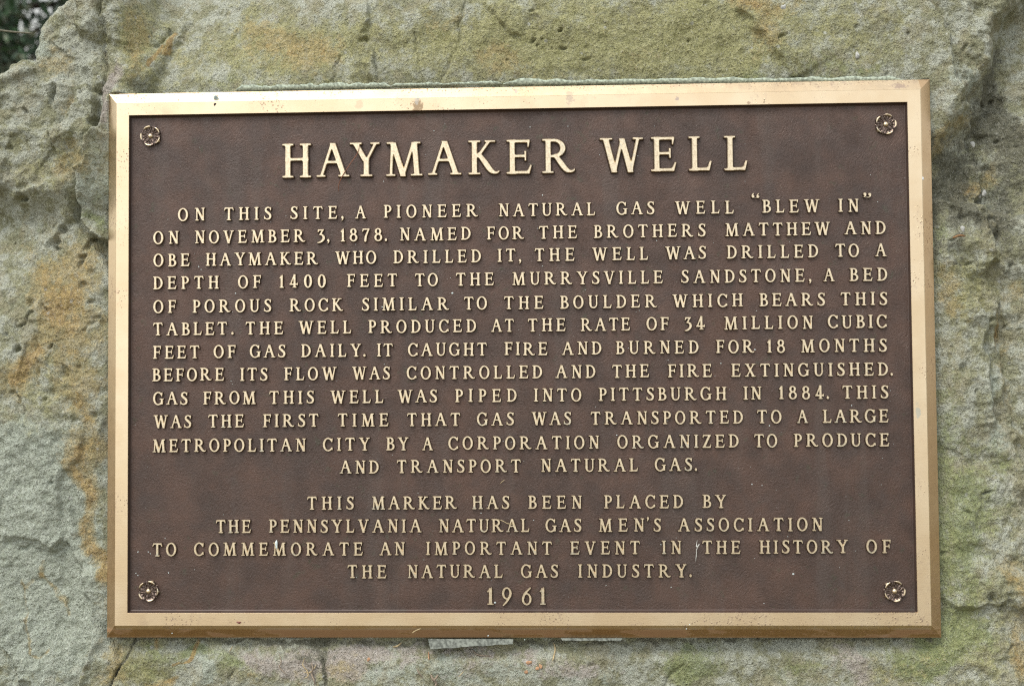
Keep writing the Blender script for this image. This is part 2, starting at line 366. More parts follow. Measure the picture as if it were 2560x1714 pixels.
crack([(70, 770), (75, 800), (90, 835), (80, 860)], 0.004, 0.002)
ledge([(122, 1220), (132, 1172), (130, 1132), (135, 1088), (179, 1037), (190, 960)], 0.0050, 0.04, 0.003, fine=True)
ledge([(246, 1340), (217, 1301), (179, 1247), (159, 1186), (140, 1120)], 0.0040, 0.03, 0.003, fine=True)
crack([(40, 1335), (44, 1375), (52, 1450), (60, 1503), (80, 1512), (101, 1488)], 0.0018, 0.0012)
crack([(303, 1455), (284, 1507), (267, 1538), (240, 1580)], 0.006, 0.0015)
ledge([(190, 1585), (213, 1501), (250, 1450)], 0.006, 0.04, 0.006)
ledge([(480, 1460), (474, 1480), (453, 1528), (437, 1585)], 0.007, 0.03, 0.006)
crack([(530, 1535), (520, 1580)], 0.003, 0.0012); crack([(738, 1500), (745, 1530), (742, 1585)], 0.006, 0.0016)
crack([(1566, 1522), (1540, 1545), (1510, 1585)], 0.004, 0.0015)
# above the tablet
ledge([(842, -20), (828, 74), (849, 101), (859, 135), (862, 190)][::-1], 0.0070, 0.05, 0.0025, fine=True)
crack([(830, 85), (846, 100), (858, 130), (862, 190)], 0.005, 0.0016); pit(832, 88, .005, .002, .006)
ledge([(1072, -20), (1055, 44), (1053, 78), (1038, 129), (1012, 195)], 0.0100, 0.07, 0.0022, end=.05, fine=True)
crack([(1068, -20), (1052, 44), (1050, 78), (1034, 129), (1008, 195)], 0.003, 0.0022)
ledge([(1092, -10), (1133, 34), (1160, 64), (1200, 84)], 0.0035, 0.03, 0.002, fine=True); crack([(1092, -10), (1133, 34), (1160, 64), (1200, 84)], 0.003, 0.0015)
crack([(944, 70), (955, 130), (957, 155)], 0.003, 0.0013); crack([(768, 120), (764, 192)], 0.003, 0.0012)
ledge([(1676, -20), (1691, 27), (1711, 37), (1731, 68), (1758, 98), (1785, 135), (1812, 185)], 0.0085, 0.05, 0.005, end=.05, fine=True)
crack([(1688, 25), (1712, 38), (1728, 60)], 0.004, 0.0015)
for zx, zy, rx, ry in [(1290, 72, 24, 12), (1490, 205, 13, 8), (1315, 268, 22, 6), (1375, 262, 14, 6), (1500, 308, 22, 6), (1335, 308, 10, 6), (1665, 392, 26, 12), (1115, 400, 9, 5)]:
    pit((850 + zx / 2.7035) / 1.0931, zy * .3384, rx * 1.65e-4, ry * 1.75e-4, 0.005, 0.25)
for zx, zy, rx, ry in [(700, 250, 35, 8), (1560, 235, 14, 10), (1410, 490, 14, 9), (60, 270, 12, 8)]:
    pit((1700 + zx / 2.7035) / 1.0931, zy * .3384, rx * 1.65e-4, ry * 1.75e-4, 0.004, 0.3)
# the hollow at the upper right and the curved ridge below it
ledge([(2128, 460), (2140, 380), (2160, 325), (2205, 275), (2252, 225), (2285, 165), (2300, 80), (2350, 0), (2420, -80)], 0.010, 0.05, 0.026, 0.056, 0.12, end=.04)
ledge([(2310, 1005), (2286, 968), (2266, 904), (2273, 846), (2259, 799), (2262, 758), (2256, 711), (2235, 657), (2198, 616), (2171, 572), (2163, 520)], 0.009, 0.035, 0.004, 0.006, 0.03, fine=True)
ledge([(2120, 560), (2170, 540), (2230, 545), (2300, 530)][::-1], 0.010, 0.03, 0.012)
crack([(2168, 548), (2190, 542), (2205, 545)], 0.005, 0.002)
crack([(2175, 800), (2170, 900), (2172, 980), (2185, 1010)], 0.0025, 0.0013)
rr = random.Random(3)
for _ in range(30): pit(rr.uniform(2160, 2345), rr.uniform(60, 1500), rr.uniform(.002, .006), rr.uniform(.0015, .004), rr.uniform(.002, .006), rr.uniform(-1, 1))
for _ in range(15): pit(rr.uniform(0, 235), rr.uniform(200, 960), rr.uniform(.002, .005), rr.uniform(.0012, .003), rr.uniform(.002, .006), rr.uniform(-1, 1))
for _ in range(30): pit(rr.uniform(250, 2342), rr.choice([rr.uniform(0, 170), rr.uniform(1475, 1568)]), rr.uniform(.001, .0025), rr.uniform(.001, .002), rr.uniform(.001, .003), rr.uniform(-1, 1))
# keep the bed behind the tablet a few millimetres back, meeting its rim
rd = np.maximum(np.abs(x) - 0.457, np.abs(z) - 0.305)
bed = -0.0045 + np.maximum(rd, 0) * 0.35 + 0.0015 * fbm(x, z, 0.05, 2, 61)
kk = sm(1 - rd / 0.055); Hs = H - 0.006
inner = rd < 0
H = np.where(inner, np.minimum(Hs, -0.003), Hs * (1 - kk * 0.35) + np.minimum(Hs, 0.0) * 0 + kk * 0.35 * bed)
near = sm(1 - np.maximum(rd, 0) / 0.010)
H = H * (1 - near * .7) + near * .7 * np.minimum(H, 0.002)
H -= 0.0120 * sm(1 - np.abs(z + 0.310) / 0.022) * sm((0.47 - np.abs(x)) / 0.03) * (z < -0.296) * (0.6 + 0.7 * np.clip(fbm(x, z, .06, 2, 141) + .4, 0, 1))
H -= 0.0065 * sm(1 - np.abs(x - 0.462) / 0.014) * sm((0.31 - np.abs(z)) / 0.03) * (x > 0.45)
# body of the boulder: falls away towards its outline
OUT = [D(-60, 186), D(0, 160), D(20, 139), D(42, 128), D(60, 127), D(61, 108), D(66, 78), D(72, 52), D(84, 34), D(96, 18), D(112, -4)]
poly = [(-0.86, -1.16), (-0.95, -0.6), (-0.90, -0.1), (-0.80, 0.18), (-0.66, 0.262)] + OUT + [(-0.40, 0.50), (-0.2, 0.62), (0.2, 0.68), (0.6, 0.62), (0.9, 0.4), (1.08, 0), (1.12, -0.6), (1.02, -1.16), (0, -1.6)]
PX = np.array(poly); dmin = np.full(x.shape, 1e9); ins = np.zeros(x.shape, bool)
qx = x + 0.0022 * fbm(x, z, 0.012, 3, 71); qz = z + 0.0022 * fbm(x, z, 0.012, 3, 81)
for i in range(len(PX)):
    a = PX[i]; b = PX[(i + 1) % len(PX)]; dx, dz = b - a
    t = np.clip(((qx - a[0]) * dx + (qz - a[1]) * dz) / (dx * dx + dz * dz), 0, 1)
    dmin = np.minimum(dmin, np.hypot(qx - a[0] - t * dx, qz - a[1] - t * dz))
    cond = (a[1] > qz) != (b[1] > qz)
    with np.errstate(divide='ignore', invalid='ignore'): xin = (b[0] - a[0]) * (qz - a[1]) / (b[1] - a[1]) + a[0]
    ins ^= cond & (qx < xin)
din = np.where(ins, dmin, -dmin)
tl = sm((-0.40 - x) / 0.08) * sm((z - 0.16) / 0.08)
rad = 0.016 * tl + 0.30 * (1 - tl); dep = 0.018 * tl + 0.22 * (1 - tl)
u = np.clip(1 - din / rad, 0, 1); H -= dep * (1 - np.sqrt(np.maximum(1 - u ** 2, 0)))
Y = -H
Y = np.where(din < 0, np.minimum(0.75, 0.25 + (-din) * 30), Y)
Y = np.maximum(Y, -0.06)
idx = np.arange(NXg * NZg).reshape(NZg, NXg)
q = np.stack([idx[:-1, :-1], idx[:-1, 1:], idx[1:, 1:], idx[1:, :-1]], -1).reshape(-1, 4)
keep = (din[q] > -0.012).any(1) & ~((rd[q] < -0.05).all(1)); q = q[keep]
used = np.zeros(len(x), bool); used[q.ravel()] = True; remap = np.cumsum(used) - 1
V = np.stack([x, Y, z + ZC], -1)[used]; q = remap[q]
me = bpy.data.meshes.new('boulder'); me.vertices.add(len(V)); me.vertices.foreach_set('co', V.astype(np.float32).ravel())
me.loops.add(q.size); me.loops.foreach_set('vertex_index', q.astype(np.int32).ravel())
me.polygons.add(len(q)); me.polygons.foreach_set('loop_start', np.arange(0, q.size, 4, dtype=np.int32))
me.update(calc_edges=True); me.validate()
me.polygons.foreach_set('use_smooth', np.ones(len(me.polygons), bool)); me.materials.append(M_ROCK)

# colour of the stone: broad patches of growth and staining (with some shade painted into the dark layer)
bx = x + 0.020 * fbm(x, z, 0.09, 4, 91); bz = z + 0.020 * fbm(x, z, 0.09, 4, 101)
def blobs(lst, base=0.0):
    v = np.full(x.shape, base)
    for b in lst:
        cx, cz = D(b[0], b[1]); rx = b[2] * 4.4e-4; rz = b[3] * 4.4e-4; rot = b[5] if len(b) > 5 else 0
        c, s = math.cos(rot), math.sin(rot); dx = bx - cx; dz = bz - cz
        v = v + b[4] * np.exp(-(((dx * c + dz * s) / rx) ** 2 + ((-dx * s + dz * c) / rz) ** 2))
    return v
def lines(lst):
    v = np.zeros(x.shape)
    for pts, wd, a in lst:
        d, t = segdist(fx, fz, pts); v = v + a * np.exp(-(d / wd) ** 2)
    return v
ochre = blobs([(400, 120, 60, 50, .25), (540, 60, 120, 60, .35), (620, 100, 110, 70, .40), (715, 90, 70, 60, .45), (770, 110, 40, 60, .4), (1130, 130, 50, 30, .45), (1180, 160, 160, 30, .35),
               (1010, 40, 90, 60, .35), (1360, 60, 60, 60, .25), (1480, 110, 50, 30, .35), (1700, 20, 60, 30, .65), (1760, 60, 60, 60, .55), (1830, 20, 50, 40, .3), (2000, 130, 60, 30, .3),
               (290, 40, 45, 90, .55), (295, 140, 30, 60, .5), (120, 100, 40, 30, .5), (95, 140, 60, 30, .45), (130, 215, 40, 40, .5), (215, 360, 40, 40, .1), (170, 360, 30, 50, .45), (90, 340, 80, 60, .15),
               (180, 420, 30, 60, .2), (100, 470, 60, 60, .15), (180, 600, 80, 70, .50), (110, 660, 70, 80, .50), (150, 760, 90, 90, .60), (50, 830, 40, 60, .95), (90, 700, 60, 60, .45), (30, 590, 40, 30, .4),
               (180, 880, 80, 80, .45), (215, 960, 40, 80, .55), (180, 1030, 60, 40, .65), (155, 1090, 40, 70, .7, .5), (165, 1170, 24, 80, .55), (195, 1260, 24, 70, .8, .5), (235, 1310, 20, 50, .8, .5),
               (238, 1480, 40, 60, .55), (250, 1540, 50, 40, .4), (370, 1545, 40, 14, .9), (2240, 420, 70, 30, .8, .5), (2200, 300, 90, 25, .55, .6), (2170, 360, 40, 25, .6, .5), (2300, 500, 30, 40, .45),
               (2190, 620, 50, 50, .5), (2170, 690, 40, 70, .45), (2290, 730, 16, 40, .9), (2310, 800, 30, 60, .4), (2300, 900, 40, 80, .3), (2335, 1330, 30, 90, .6), (2340, 1500, 30, 60, .8), (2330, 650, 50, 30, .4),
               (800, 1520, 60, 40, .45), (720, 1540, 60, 50, .3), (560, 1540, 60, 50, .35), (1270, 1520, 30, 30, .25), (2080, 1520, 70, 40, .35), (1880, 1540, 60, 40, .25)], -0.02)
ochre += lines([([(40, 1330), (44, 1375), (52, 1450), (60, 1503), (80, 1512), (101, 1488)], .0022, .55), ([(75, 1320), (90, 1340), (120, 1370), (140, 1385), (142, 1410)], .004, .5),
                ([(50, 1345), (75, 1315), (85, 1290)], .004, .35), ([(362, 45), (354, 75), (350, 95)], .0030, 1.5), ([(340, 75), (334, 105), (316, 132)], .0018, 1.5), ([(430, 1510), (436, 1480), (437, 1468)], .0030, 1.1), ([(392, 1523), (420, 1521), (432, 1505)], .002, .9),
                ([(350, 1462), (352, 1485)], .0035, .8)])
olive = blobs([(620, 90, 330, 130, .55), (1180, 100, 330, 130, .60), (1620, 90, 300, 130, .62), (2000, 60, 160, 120, .30), (290, 80, 60, 150, .5), (150, 330, 140, 70, .30), (100, 420, 100, 60, .25), (110, 640, 130, 90, .30),
               (130, 900, 130, 130, .30), (2200, 700, 90, 140, .25), (2250, 1250, 120, 300, .22), (2200, 1450, 120, 120, .30), (300, 1520, 110, 60, .55), (560, 1540, 80, 50, .25), (2000, 1520, 260, 50, .30), (2250, 600, 90, 80, .3)], 0.02)
green = blobs([(560, 182, 130, 16, .5), (920, 170, 90, 30, .35), (1000, 80, 60, 90, .25), (1380, 120, 120, 60, .25), (1900, 150, 160, 30, .45), (1740, 110, 60, 80, .35), (2030, 100, 80, 60, .3), (2160, 560, 30, 60, .6),
               (2190, 760, 60, 120, .25), (2160, 960, 40, 120, .40), (2220, 1130, 110, 180, .48), (2200, 1330, 90, 170, .55), (2170, 1480, 160, 60, .55), (2110, 1500, 60, 60, .8), (1820, 1530, 70, 40, .6), (1570, 1500, 110, 40, .75),
               (1600, 1550, 90, 30, .7), (520, 1505, 60, 40, .65), (430, 1478, 60, 16, .8), (330, 1500, 60, 60, .45), (940, 1480, 80, 14, .3), (1230, 1480, 90, 12, .3), (100, 150, 60, 60, .25), (60, 220, 80, 60, .2), (225, 520, 30, 20, .7),
               (235, 420, 16, 90, .45), (60, 530, 80, 50, .25), (740, 1535, 14, 40, .6), (2250, 380, 100, 120, .3), (2320, 1050, 60, 120, .2)], -0.10)
pink = blobs([(640, 1510, 150, 60, .45), (800, 1500, 130, 50, .60), (1050, 1520, 200, 50, .45), (1330, 1530, 140, 50, .45), (560, 1490, 60, 30, .4), (1940, 1500, 80, 50, .45), (1980, 1540, 90, 40, .45), (250, 180, 26, 90, .60), (240, 260, 26, 60, .5),
              (215, 500, 30, 50, .2), (700, 120, 60, 60, .15), (2330, 1130, 60, 60, .2)], -0.05)
mint = blobs([(60, 1250, 150, 300, .30), (40, 90, 90, 90, .2), (90, 1180, 150, 220, .50), (60, 1450, 170, 200, .55), (60, 1000, 90, 90, .35), (150, 1400, 100, 130, .35), (215, 440, 46, 120, .55), (300, 230, 30, 90, .55), (340, 60, 40, 120, .45), (70, 60, 60, 60, .3), (100, 120, 90, 70, .25),
              (30, 520, 60, 120, .35), (470, 1510, 26, 60, .6), (390, 1500, 70, 60, .35), (1000, 1545, 300, 40, .40), (1400, 1540, 200, 40, .3), (700, 182, 120, 9, .5), (1250, 170, 300, 14, .3), (2240, 180, 60, 110, .35, .6), (2170, 200, 60, 60, .2), (2000, 80, 60, 60, .3),
              (2290, 700, 60, 40, .3), (2260, 850, 30, 120, .4), (2290, 1020, 60, 120, .3), (2250, 1330, 90, 160, .2)], 0.0)
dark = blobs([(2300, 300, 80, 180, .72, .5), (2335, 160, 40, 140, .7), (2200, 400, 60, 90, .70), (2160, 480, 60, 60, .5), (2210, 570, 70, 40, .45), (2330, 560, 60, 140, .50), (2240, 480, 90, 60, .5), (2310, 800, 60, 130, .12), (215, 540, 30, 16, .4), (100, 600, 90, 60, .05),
              (740, 1480, 90, 16, .45), (560, 1478, 200, 12, .4), (70, 870, 30, 60, .3)], -0.12)  # algae stain, with shade of hollow, overhang and tablet painted in
dark += lines([([(303, 1455), (284, 1507), (267, 1538), (240, 1580)], .0018, .8), ([(842, -20), (828, 74), (849, 101), (859, 135), (862, 190)], .0012, .4), ([(1133, 34), (1160, 64), (1200, 84)], .0015, .4), ([(742, 1490), (742, 1585)], .0025, .7), ([(262, 1464), (900, 1474), (1500, 1474), (2140, 1462)], .0042, .62), ([(2136, 300), (2142, 620), (2150, 1440)], .0030, .40), ([(246, 225), (244, 620)], .0016, .3)])  # contact shade and grime painted along the tablet's edges; cracks darkened too
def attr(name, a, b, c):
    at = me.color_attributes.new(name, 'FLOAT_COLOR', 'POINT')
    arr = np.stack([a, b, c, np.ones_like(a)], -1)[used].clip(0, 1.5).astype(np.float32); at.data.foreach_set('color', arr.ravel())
attr('stain', ochre, olive, green); attr('growth_shade', pink, mint, dark)
boulder = bpy.data.objects.new('boulder', me); COL.objects.link(boulder)
tag(boulder, 'large weathered sandstone boulder with moss and rust stains, bearing the bronze tablet', 'boulder')
from mathutils.bvhtree import BVHTree
def surf(px, py):
    """point of the stone's face seen at view position (px, py), and its distance outward"""
    u, v = px * 1.0931, py * 1.0931
    d = ROT[0] * (u - 1280) / F + ROT[1] * (v - 857) / F + ROT[2]
    X0, Z0 = D(px, py)
    i = int(np.clip(np.searchsorted(gx, X0), 1, NXg - 1)); j = int(np.clip(np.searchsorted(gz, Z0), 1, NZg - 1))
    yy = float(Y.reshape(NZg, NXg)[j, i]); X1, Z1 = D(px, py, yy)
    return np.array([X1, yy, Z1 + ZC])

# ------------------------------------------------------------------ glyphs: strokes -> distance field -> outline
RES = 0.0105
GX, GY = np.meshgrid(np.arange(-0.22, 1.50, RES), np.arange(-0.30, 1.22, RES))
def seg(x0, y0, r0, x1, y1, r1):
    dx, dy = x1 - x0, y1 - y0; t = np.clip(((GX - x0) * dx + (GY - y0) * dy) / (dx * dx + dy * dy + 1e-12), 0, 1)
    return np.hypot(GX - x0 - t * dx, GY - y0 - t * dy) - (r0 + (r1 - r0) * t)
def box(x0, y0, x1, y1, rnd=0.008):
    cx, cy = (x0 + x1) / 2, (y0 + y1) / 2; qx_ = np.abs(GX - cx) - abs(x1 - x0) / 2 + rnd; qy_ = np.abs(GY - cy) - abs(y1 - y0) / 2 + rnd
    return np.hypot(np.maximum(qx_, 0), np.maximum(qy_, 0)) + np.minimum(np.maximum(qx_, qy_), 0) - rnd
def pol(pts):
    pts = np.array(pts); d = np.full(GX.shape, 1e9); ins_ = np.zeros(GX.shape, bool)
    for i in range(len(pts)):
        a = pts[i]; b = pts[(i + 1) % len(pts)]; e = b - a; t = np.clip(((GX - a[0]) * e[0] + (GY - a[1]) * e[1]) / (e @ e), 0, 1)
        d = np.minimum(d, np.hypot(GX - a[0] - t * e[0], GY - a[1] - t * e[1])); c = (a[1] > GY) != (b[1] > GY)
        with np.errstate(divide='ignore', invalid='ignore'): ins_ ^= c & (GX < (b[0] - a[0]) * (GY - a[1]) / (b[1] - a[1]) + a[0])
    return np.where(ins_, -d, d)
def diag(x0, y0, x1, y1, w):                      # slanted stem with horizontal ends, w measured horizontally
    return pol([(x0 - w / 2, y0), (x0 + w / 2, y0), (x1 + w / 2, y1), (x1 - w / 2, y1)])
def stem(cx, w=0.155, y0=0.01, y1=0.99): return box(cx - w / 2, y0, cx + w / 2, y1)
def ser(cx, w, y): return box(cx - w / 2, y, cx + w / 2, y + 0.048) if y < 0.5 else box(cx - w / 2, y - 0.048, cx + w / 2, y)
def su(a, b, k=0.05):
    h = np.clip(0.5 + 0.5 * (b - a) / k, 0, 1); return b * (1 - h) + a * h - k * h * (1 - h)
def U(*a, k=0.05):
    r = a[0]
    for b in a[1:]: r = su(r, b, k)
    return r
def hard(*a):
    r = a[0]
    for b in a[1:]: r = np.minimum(r, b)
    return r
def stroke(pts, n=10):                             # Catmull-Rom through (x, y, width)
    P = [np.array(p, float) for p in pts]; P = [2 * P[0] - P[1]] + P + [2 * P[-1] - P[-2]]; Q = []
    for i in range(1, len(P) - 2):
        for j in range(n):
            t = j / n; Q.append(0.5 * ((2 * P[i]) + (-P[i - 1] + P[i + 1]) * t + (2 * P[i - 1] - 5 * P[i] + 4 * P[i + 1] - P[i + 2]) * t * t + (-P[i - 1] + 3 * P[i] - 3 * P[i + 1] + P[i + 2]) * t ** 3))
    Q.append(P[-2]); r = None
    for a, b in zip(Q[:-1], Q[1:]):
        s = seg(a[0], a[1], a[2] / 2, b[0], b[1], b[2] / 2); r = s if r is None else np.minimum(r, s)
    return r
def arc(cx, cy, rx, ry, a0, a1, th=0.075, st=0.155, n=26):
    pts = []
    for i in range(n + 1):
        a = math.radians(a0 + (a1 - a0) * i / n); c = abs(math.cos(a))
        w_ = th + (st - th) * c ** 1.5; pts.append(((cx + (rx - w_ / 2) * math.cos(a)), cy + (ry - w_ / 2) * math.sin(a), w_))
    r = None
    for a, b in zip(pts[:-1], pts[1:]):
        s = seg(a[0], a[1], a[2] / 2, b[0], b[1], b[2] / 2); r = s if r is None else np.minimum(r, s)
    return r
G = {}
G['H'] = U(stem(.17), stem(.71), ser(.17, .34, 0), ser(.17, .34, 1), ser(.71, .34, 0), ser(.71, .34, 1), box(.1, .50, .8, .575), k=.045)
G['A'] = U(diag(.84, .02, .50, 1.0, .165), diag(.15, .02, .475, .98, .085), ser(.14, .27, 0), ser(.84, .33, 0), box(.27, .40, .70, .47), k=.03)
G['Y'] = U(diag(.17, .98, .475, .46, .17), diag(.79, .98, .51, .46, .085), stem(.50, .155, .01, .52), ser(.18, .36, 1), ser(.77, .28, 1), ser(.5, .36, 0), k=.035)
G['M'] = U(diag(.185, .99, .145, .02, .08), diag(.21, .99, .515, -.01, .165), diag(.51, -.01, .83, .98, .085), diag(.865, .99, .935, .02, .155), ser(.12, .20, 1), ser(.95, .20, 1), ser(.14, .28, 0), ser(.93, .35, 0), k=.03)
G['K'] = U(stem(.18), ser(.18, .36, 0), ser(.18, .36, 1), diag(.27, .50, .63, .98, .10), ser(.66, .32, 1), stroke([(.33, .58, .12), (.50, .36, .16), (.66, .14, .15), (.78, .055, .09), (.88, .05, .055), (.93, .085, .035)]), k=.03)
G['E'] = U(stem(.17), ser(.14, .28, 0), ser(.14, .28, 1), box(.1, .925, .70, 1), stroke([(.685, .97, .06), (.665, .88, .055), (.66, .80, .04)]), box(.2, .49, .56, .56), diag(.575, .39, .575, .67, .05), box(.1, 0, .68, .08), pol([(.58, .02), (.70, .0), (.765, .25), (.73, .26), (.66, .12)]), k=.03)
G['F'] = U(stem(.17), ser(.17, .34, 0), ser(.14, .28, 1), box(.1, .925, .66, 1), stroke([(.645, .97, .06), (.63, .88, .055), (.63, .78, .04)]), box(.2, .47, .53, .54), diag(.545, .37, .545, .65, .05), k=.03)
G['L'] = U(stem(.18), ser(.17, .34, 1), ser(.14, .28, 0), box(.1, 0, .62, .08), pol([(.52, .02), (.64, .0), (.705, .27), (.665, .275), (.60, .12)]), k=.035)
G['I'] = U(stem(.17), ser(.17, .34, 0), ser(.17, .34, 1), k=.045)
G['T'] = U(stem(.40), ser(.40, .36, 0), box(.06, .925, .74, 1), stroke([(.07, .97, .06), (.05, .89, .06), (.015, .79, .04)]), stroke([(.73, .97, .06), (.75, .89, .06), (.785, .79, .04)]), k=.035)
G['N'] = U(diag(.17, .99, .17, .02, .085), diag(.19, 1.0, .70, 0.0, .175), diag(.725, .99, .725, .01, .085), ser(.12, .24, 1), ser(.17, .28, 0), ser(.72, .27, 1), k=.03)
G['R'] = U(stem(.17), ser(.16, .34, 0), ser(.12, .24, 1), box(.1, .925, .38, 1), box(.15, .46, .36, .53), arc(.36, .73, .335, .27, -90, 90), stroke([(.40, .50, .12), (.55, .30, .155), (.70, .11, .14), (.82, .045, .08), (.93, .06, .05), (.965, .10, .03)]), k=.025)
G['P'] = U(stem(.17), ser(.17, .34, 0), ser(.12, .24, 1), box(.1, .925, .34, 1), box(.15, .42, .34, .49), arc(.34, .71, .31, .29, -90, 90), k=.025)
G['B'] = U(stem(.17), ser(.12, .24, 0), ser(.12, .24, 1), box(.1, .925, .36, 1), box(.15, .49, .38, .56), box(.1, 0, .38, .075), arc(.35, .76, .27, .24, -90, 90), arc(.37, .28, .33, .28, -90, 90), k=.025)
G['D'] = U(stem(.17), ser(.12, .24, 0), ser(.12, .24, 1), box(.1, .925, .34, 1), box(.1, 0, .34, .075), arc(.34, .5, .47, .50, -90, 90), k=.03)
G['O'] = arc(.43, .5, .43, .525, 0, 360, n=44)
G['C'] = U(arc(.45, .5, .45, .525, 42, 318, n=36), diag(.765, .70, .795, .97, .05), diag(.80, .08, .785, .26, .035), k=.035)
G['G'] = U(arc(.45, .5, .45, .525, 45, 330, n=36), diag(.755, .70, .785, .97, .05), stem(.77, .15, .05, .46), ser(.755, .34, .43), k=.03)
G['S'] = U(stroke([(.56, .84, .055), (.46, .945, .075), (.30, .965, .085), (.155, .86, .13), (.155, .71, .155), (.31, .56, .175), (.47, .43, .175), (.545, .28, .155), (.49, .11, .13), (.33, .035, .085), (.16, .055, .075), (.06, .17, .055)]),
           diag(.555, .74, .585, .97, .045), diag(.03, .05, .045, .28, .045), k=.03)
G['U'] = U(stem(.17, .155, .35, .99), stem(.70, .085, .35, .99), ser(.17, .34, 1), ser(.70, .28, 1),
           stroke([(.17, .40, .155), (.18, .24, .15), (.25, .095, .11), (.42, .025, .08), (.60, .085, .085), (.69, .24, .085), (.70, .40, .085)]), k=.03)
G['V'] = U(diag(.17, .98, .465, -.01, .165), diag(.77, .98, .47, -.01, .085), ser(.17, .36, 1), ser(.77, .28, 1), k=.03)
G['W'] = U(diag(.17, .98, .42, -.01, .165), diag(.43, -.01, .66, .98, .085), diag(.655, .98, .905, -.01, .165), diag(.91, -.01, 1.13, .98, .085), ser(.185, .37, 1), ser(1.13, .30, 1), k=.03)
G['X'] = U(diag(.17, .98, .72, .02, .175), diag(.72, .98, .17, .02, .085), ser(.18, .34, 1), ser(.73, .28, 1), ser(.16, .28, 0), ser(.73, .34, 0), k=.03)
G['Z'] = U(diag(.61, .97, .13, .03, .17), box(.08, .925, .69, 1), box(.03, 0, .66, .075), stroke([(.09, .97, .06), (.075, .88, .05), (.06, .79, .04)]), pol([(.56, .02), (.68, 0), (.735, .25), (.70, .26), (.64, .12)]), k=.03)
G['1'] = U(stem(.20, .16, .01, .97), ser(.20, .34, 0), pol([(.26, 1.04), (.22, .98), (.02, .80), (.03, .74), (.14, .77), (.28, .80)]), k=.03)
G['3'] = U(box(.10, .90, .52, .985), pol([(.08, .98), (.05, .78), (.085, .78), (.16, .9)]), pol([(.52, .985), (.40, .93), (.20, .60), (.30, .58)]), stroke([(.22, .58, .08), (.38, .55, .11), (.51, .40, .165), (.49, .20, .165), (.34, .03, .12), (.17, -.05, .08), (.05, -.06, .06)]), k=.03)
G['4'] = U(diag(.42, .01, .42, 1.05, .15), diag(.40, 1.02, .08, .27, .085), box(.0, .22, .66, .31), diag(.665, .20, .675, .37, .055), ser(.42, .32, 0), k=.02)
G['6'] = U(arc(.36, .33, .35, .36, 0, 360, n=36), stroke([(.62, .99, .09), (.42, .83, .11), (.20, .62, .14), (.095, .36, .155)]), k=.02)
G['7'] = U(box(.04, .90, .60, .985), pol([(.05, .98), (.0, .76), (.035, .75), (.12, .9)]), stroke([(.56, .93, .09), (.42, .66, .12), (.30, .36, .155), (.26, .02, .165)]), k=.03)
G['8'] = U(arc(.32, .76, .27, .25, 0, 360, n=30), arc(.33, .27, .33, .30, 0, 360, n=30), k=.02)
G['9'] = U(arc(.34, .67, .34, .36, 0, 360, n=36), stroke([(.08, -.03, .08), (.30, .16, .12), (.50, .42, .15), (.605, .66, .155)]), k=.02)
G['0'] = arc(.34, .5, .34, .53, 0, 360, th=.085, st=.18, n=40)
G['.'] = seg(.1, .09, .10, .1, .092, .10)
G[','] = U(seg(.12, .09, .10, .12, .092, .10), stroke([(.17, .06, .10), (.15, -.05, .07), (.07, -.15, .03)]), k=.02)
G["'"] = U(seg(.12, 1.02, .095, .12, 1.022, .095), stroke([(.13, 1.0, .12), (.10, .90, .06), (.05, .82, .03)]), k=.02)
G['”'] = hard(U(seg(.12, .09, .10, .12, .092, .10), stroke([(.17, .06, .10), (.15, -.05, .07), (.05, -.15, .03)]), k=.02), U(seg(.50, .05, .10, .50, .052, .10), stroke([(.55, .02, .10), (.53, -.09, .07), (.43, -.19, .03)]), k=.02))
G['“'] = hard(U(seg(.14, .02, .10, .14, .022, .10), stroke([(.09, .05, .10), (.11, .16, .07), (.20, .26, .03)]), k=.02), U(seg(.53, .0, .10, .53, .002, .10), stroke([(.48, .03, .10), (.50, .14, .07), (.59, .24, .03)]), k=.02))

def contour(Fd, lvl):
    """closed outlines of Fd < lvl as lists of (x, y)"""
    f = Fd - lvl; ny, nx = f.shape; segs = {}
    s = f < 0; code = s[:-1, :-1] * 1 + s[:-1, 1:] * 2 + s[1:, 1:] * 4 + s[1:, :-1] * 8
    T = {1: [(3, 0)], 2: [(0, 1)], 3: [(3, 1)], 4: [(1, 2)], 5: [(3, 2), (1, 0)], 6: [(0, 2)], 7: [(3, 2)], 8: [(2, 3)], 9: [(2, 0)], 10: [(0, 3), (2, 1)], 11: [(2, 1)], 12: [(1, 3)], 13: [(1, 0)], 14: [(0, 3)]}
    def ek(j, i, e): return (('h', j, i), ('v', j, i + 1), ('h', j + 1, i), ('v', j, i))[e]
    for j, i in zip(*np.where((code > 0) & (code < 15))):
        for a, b in T[int(code[j, i])]: segs[ek(j, i, a)] = ek(j, i, b)
    def pt(k_):
        t_, j, i = k_
        if t_ == 'h': a, b = f[j, i], f[j, i + 1]; r = a / (a - b); return (GX[0, 0] + (i + r) * RES, GY[0, 0] + j * RES)
        a, b = f[j, i], f[j + 1, i]; r = a / (a - b); return (GX[0, 0] + i * RES, GY[0, 0] + (j + r) * RES)
    loops = []
    while segs:
        k0 = next(iter(segs)); k_ = k0; L = []
        while k_ in segs: L.append(pt(k_)); k_ = segs.pop(k_)
        if len(L) > 8: loops.append(simplify(np.array(L)))
    return loops
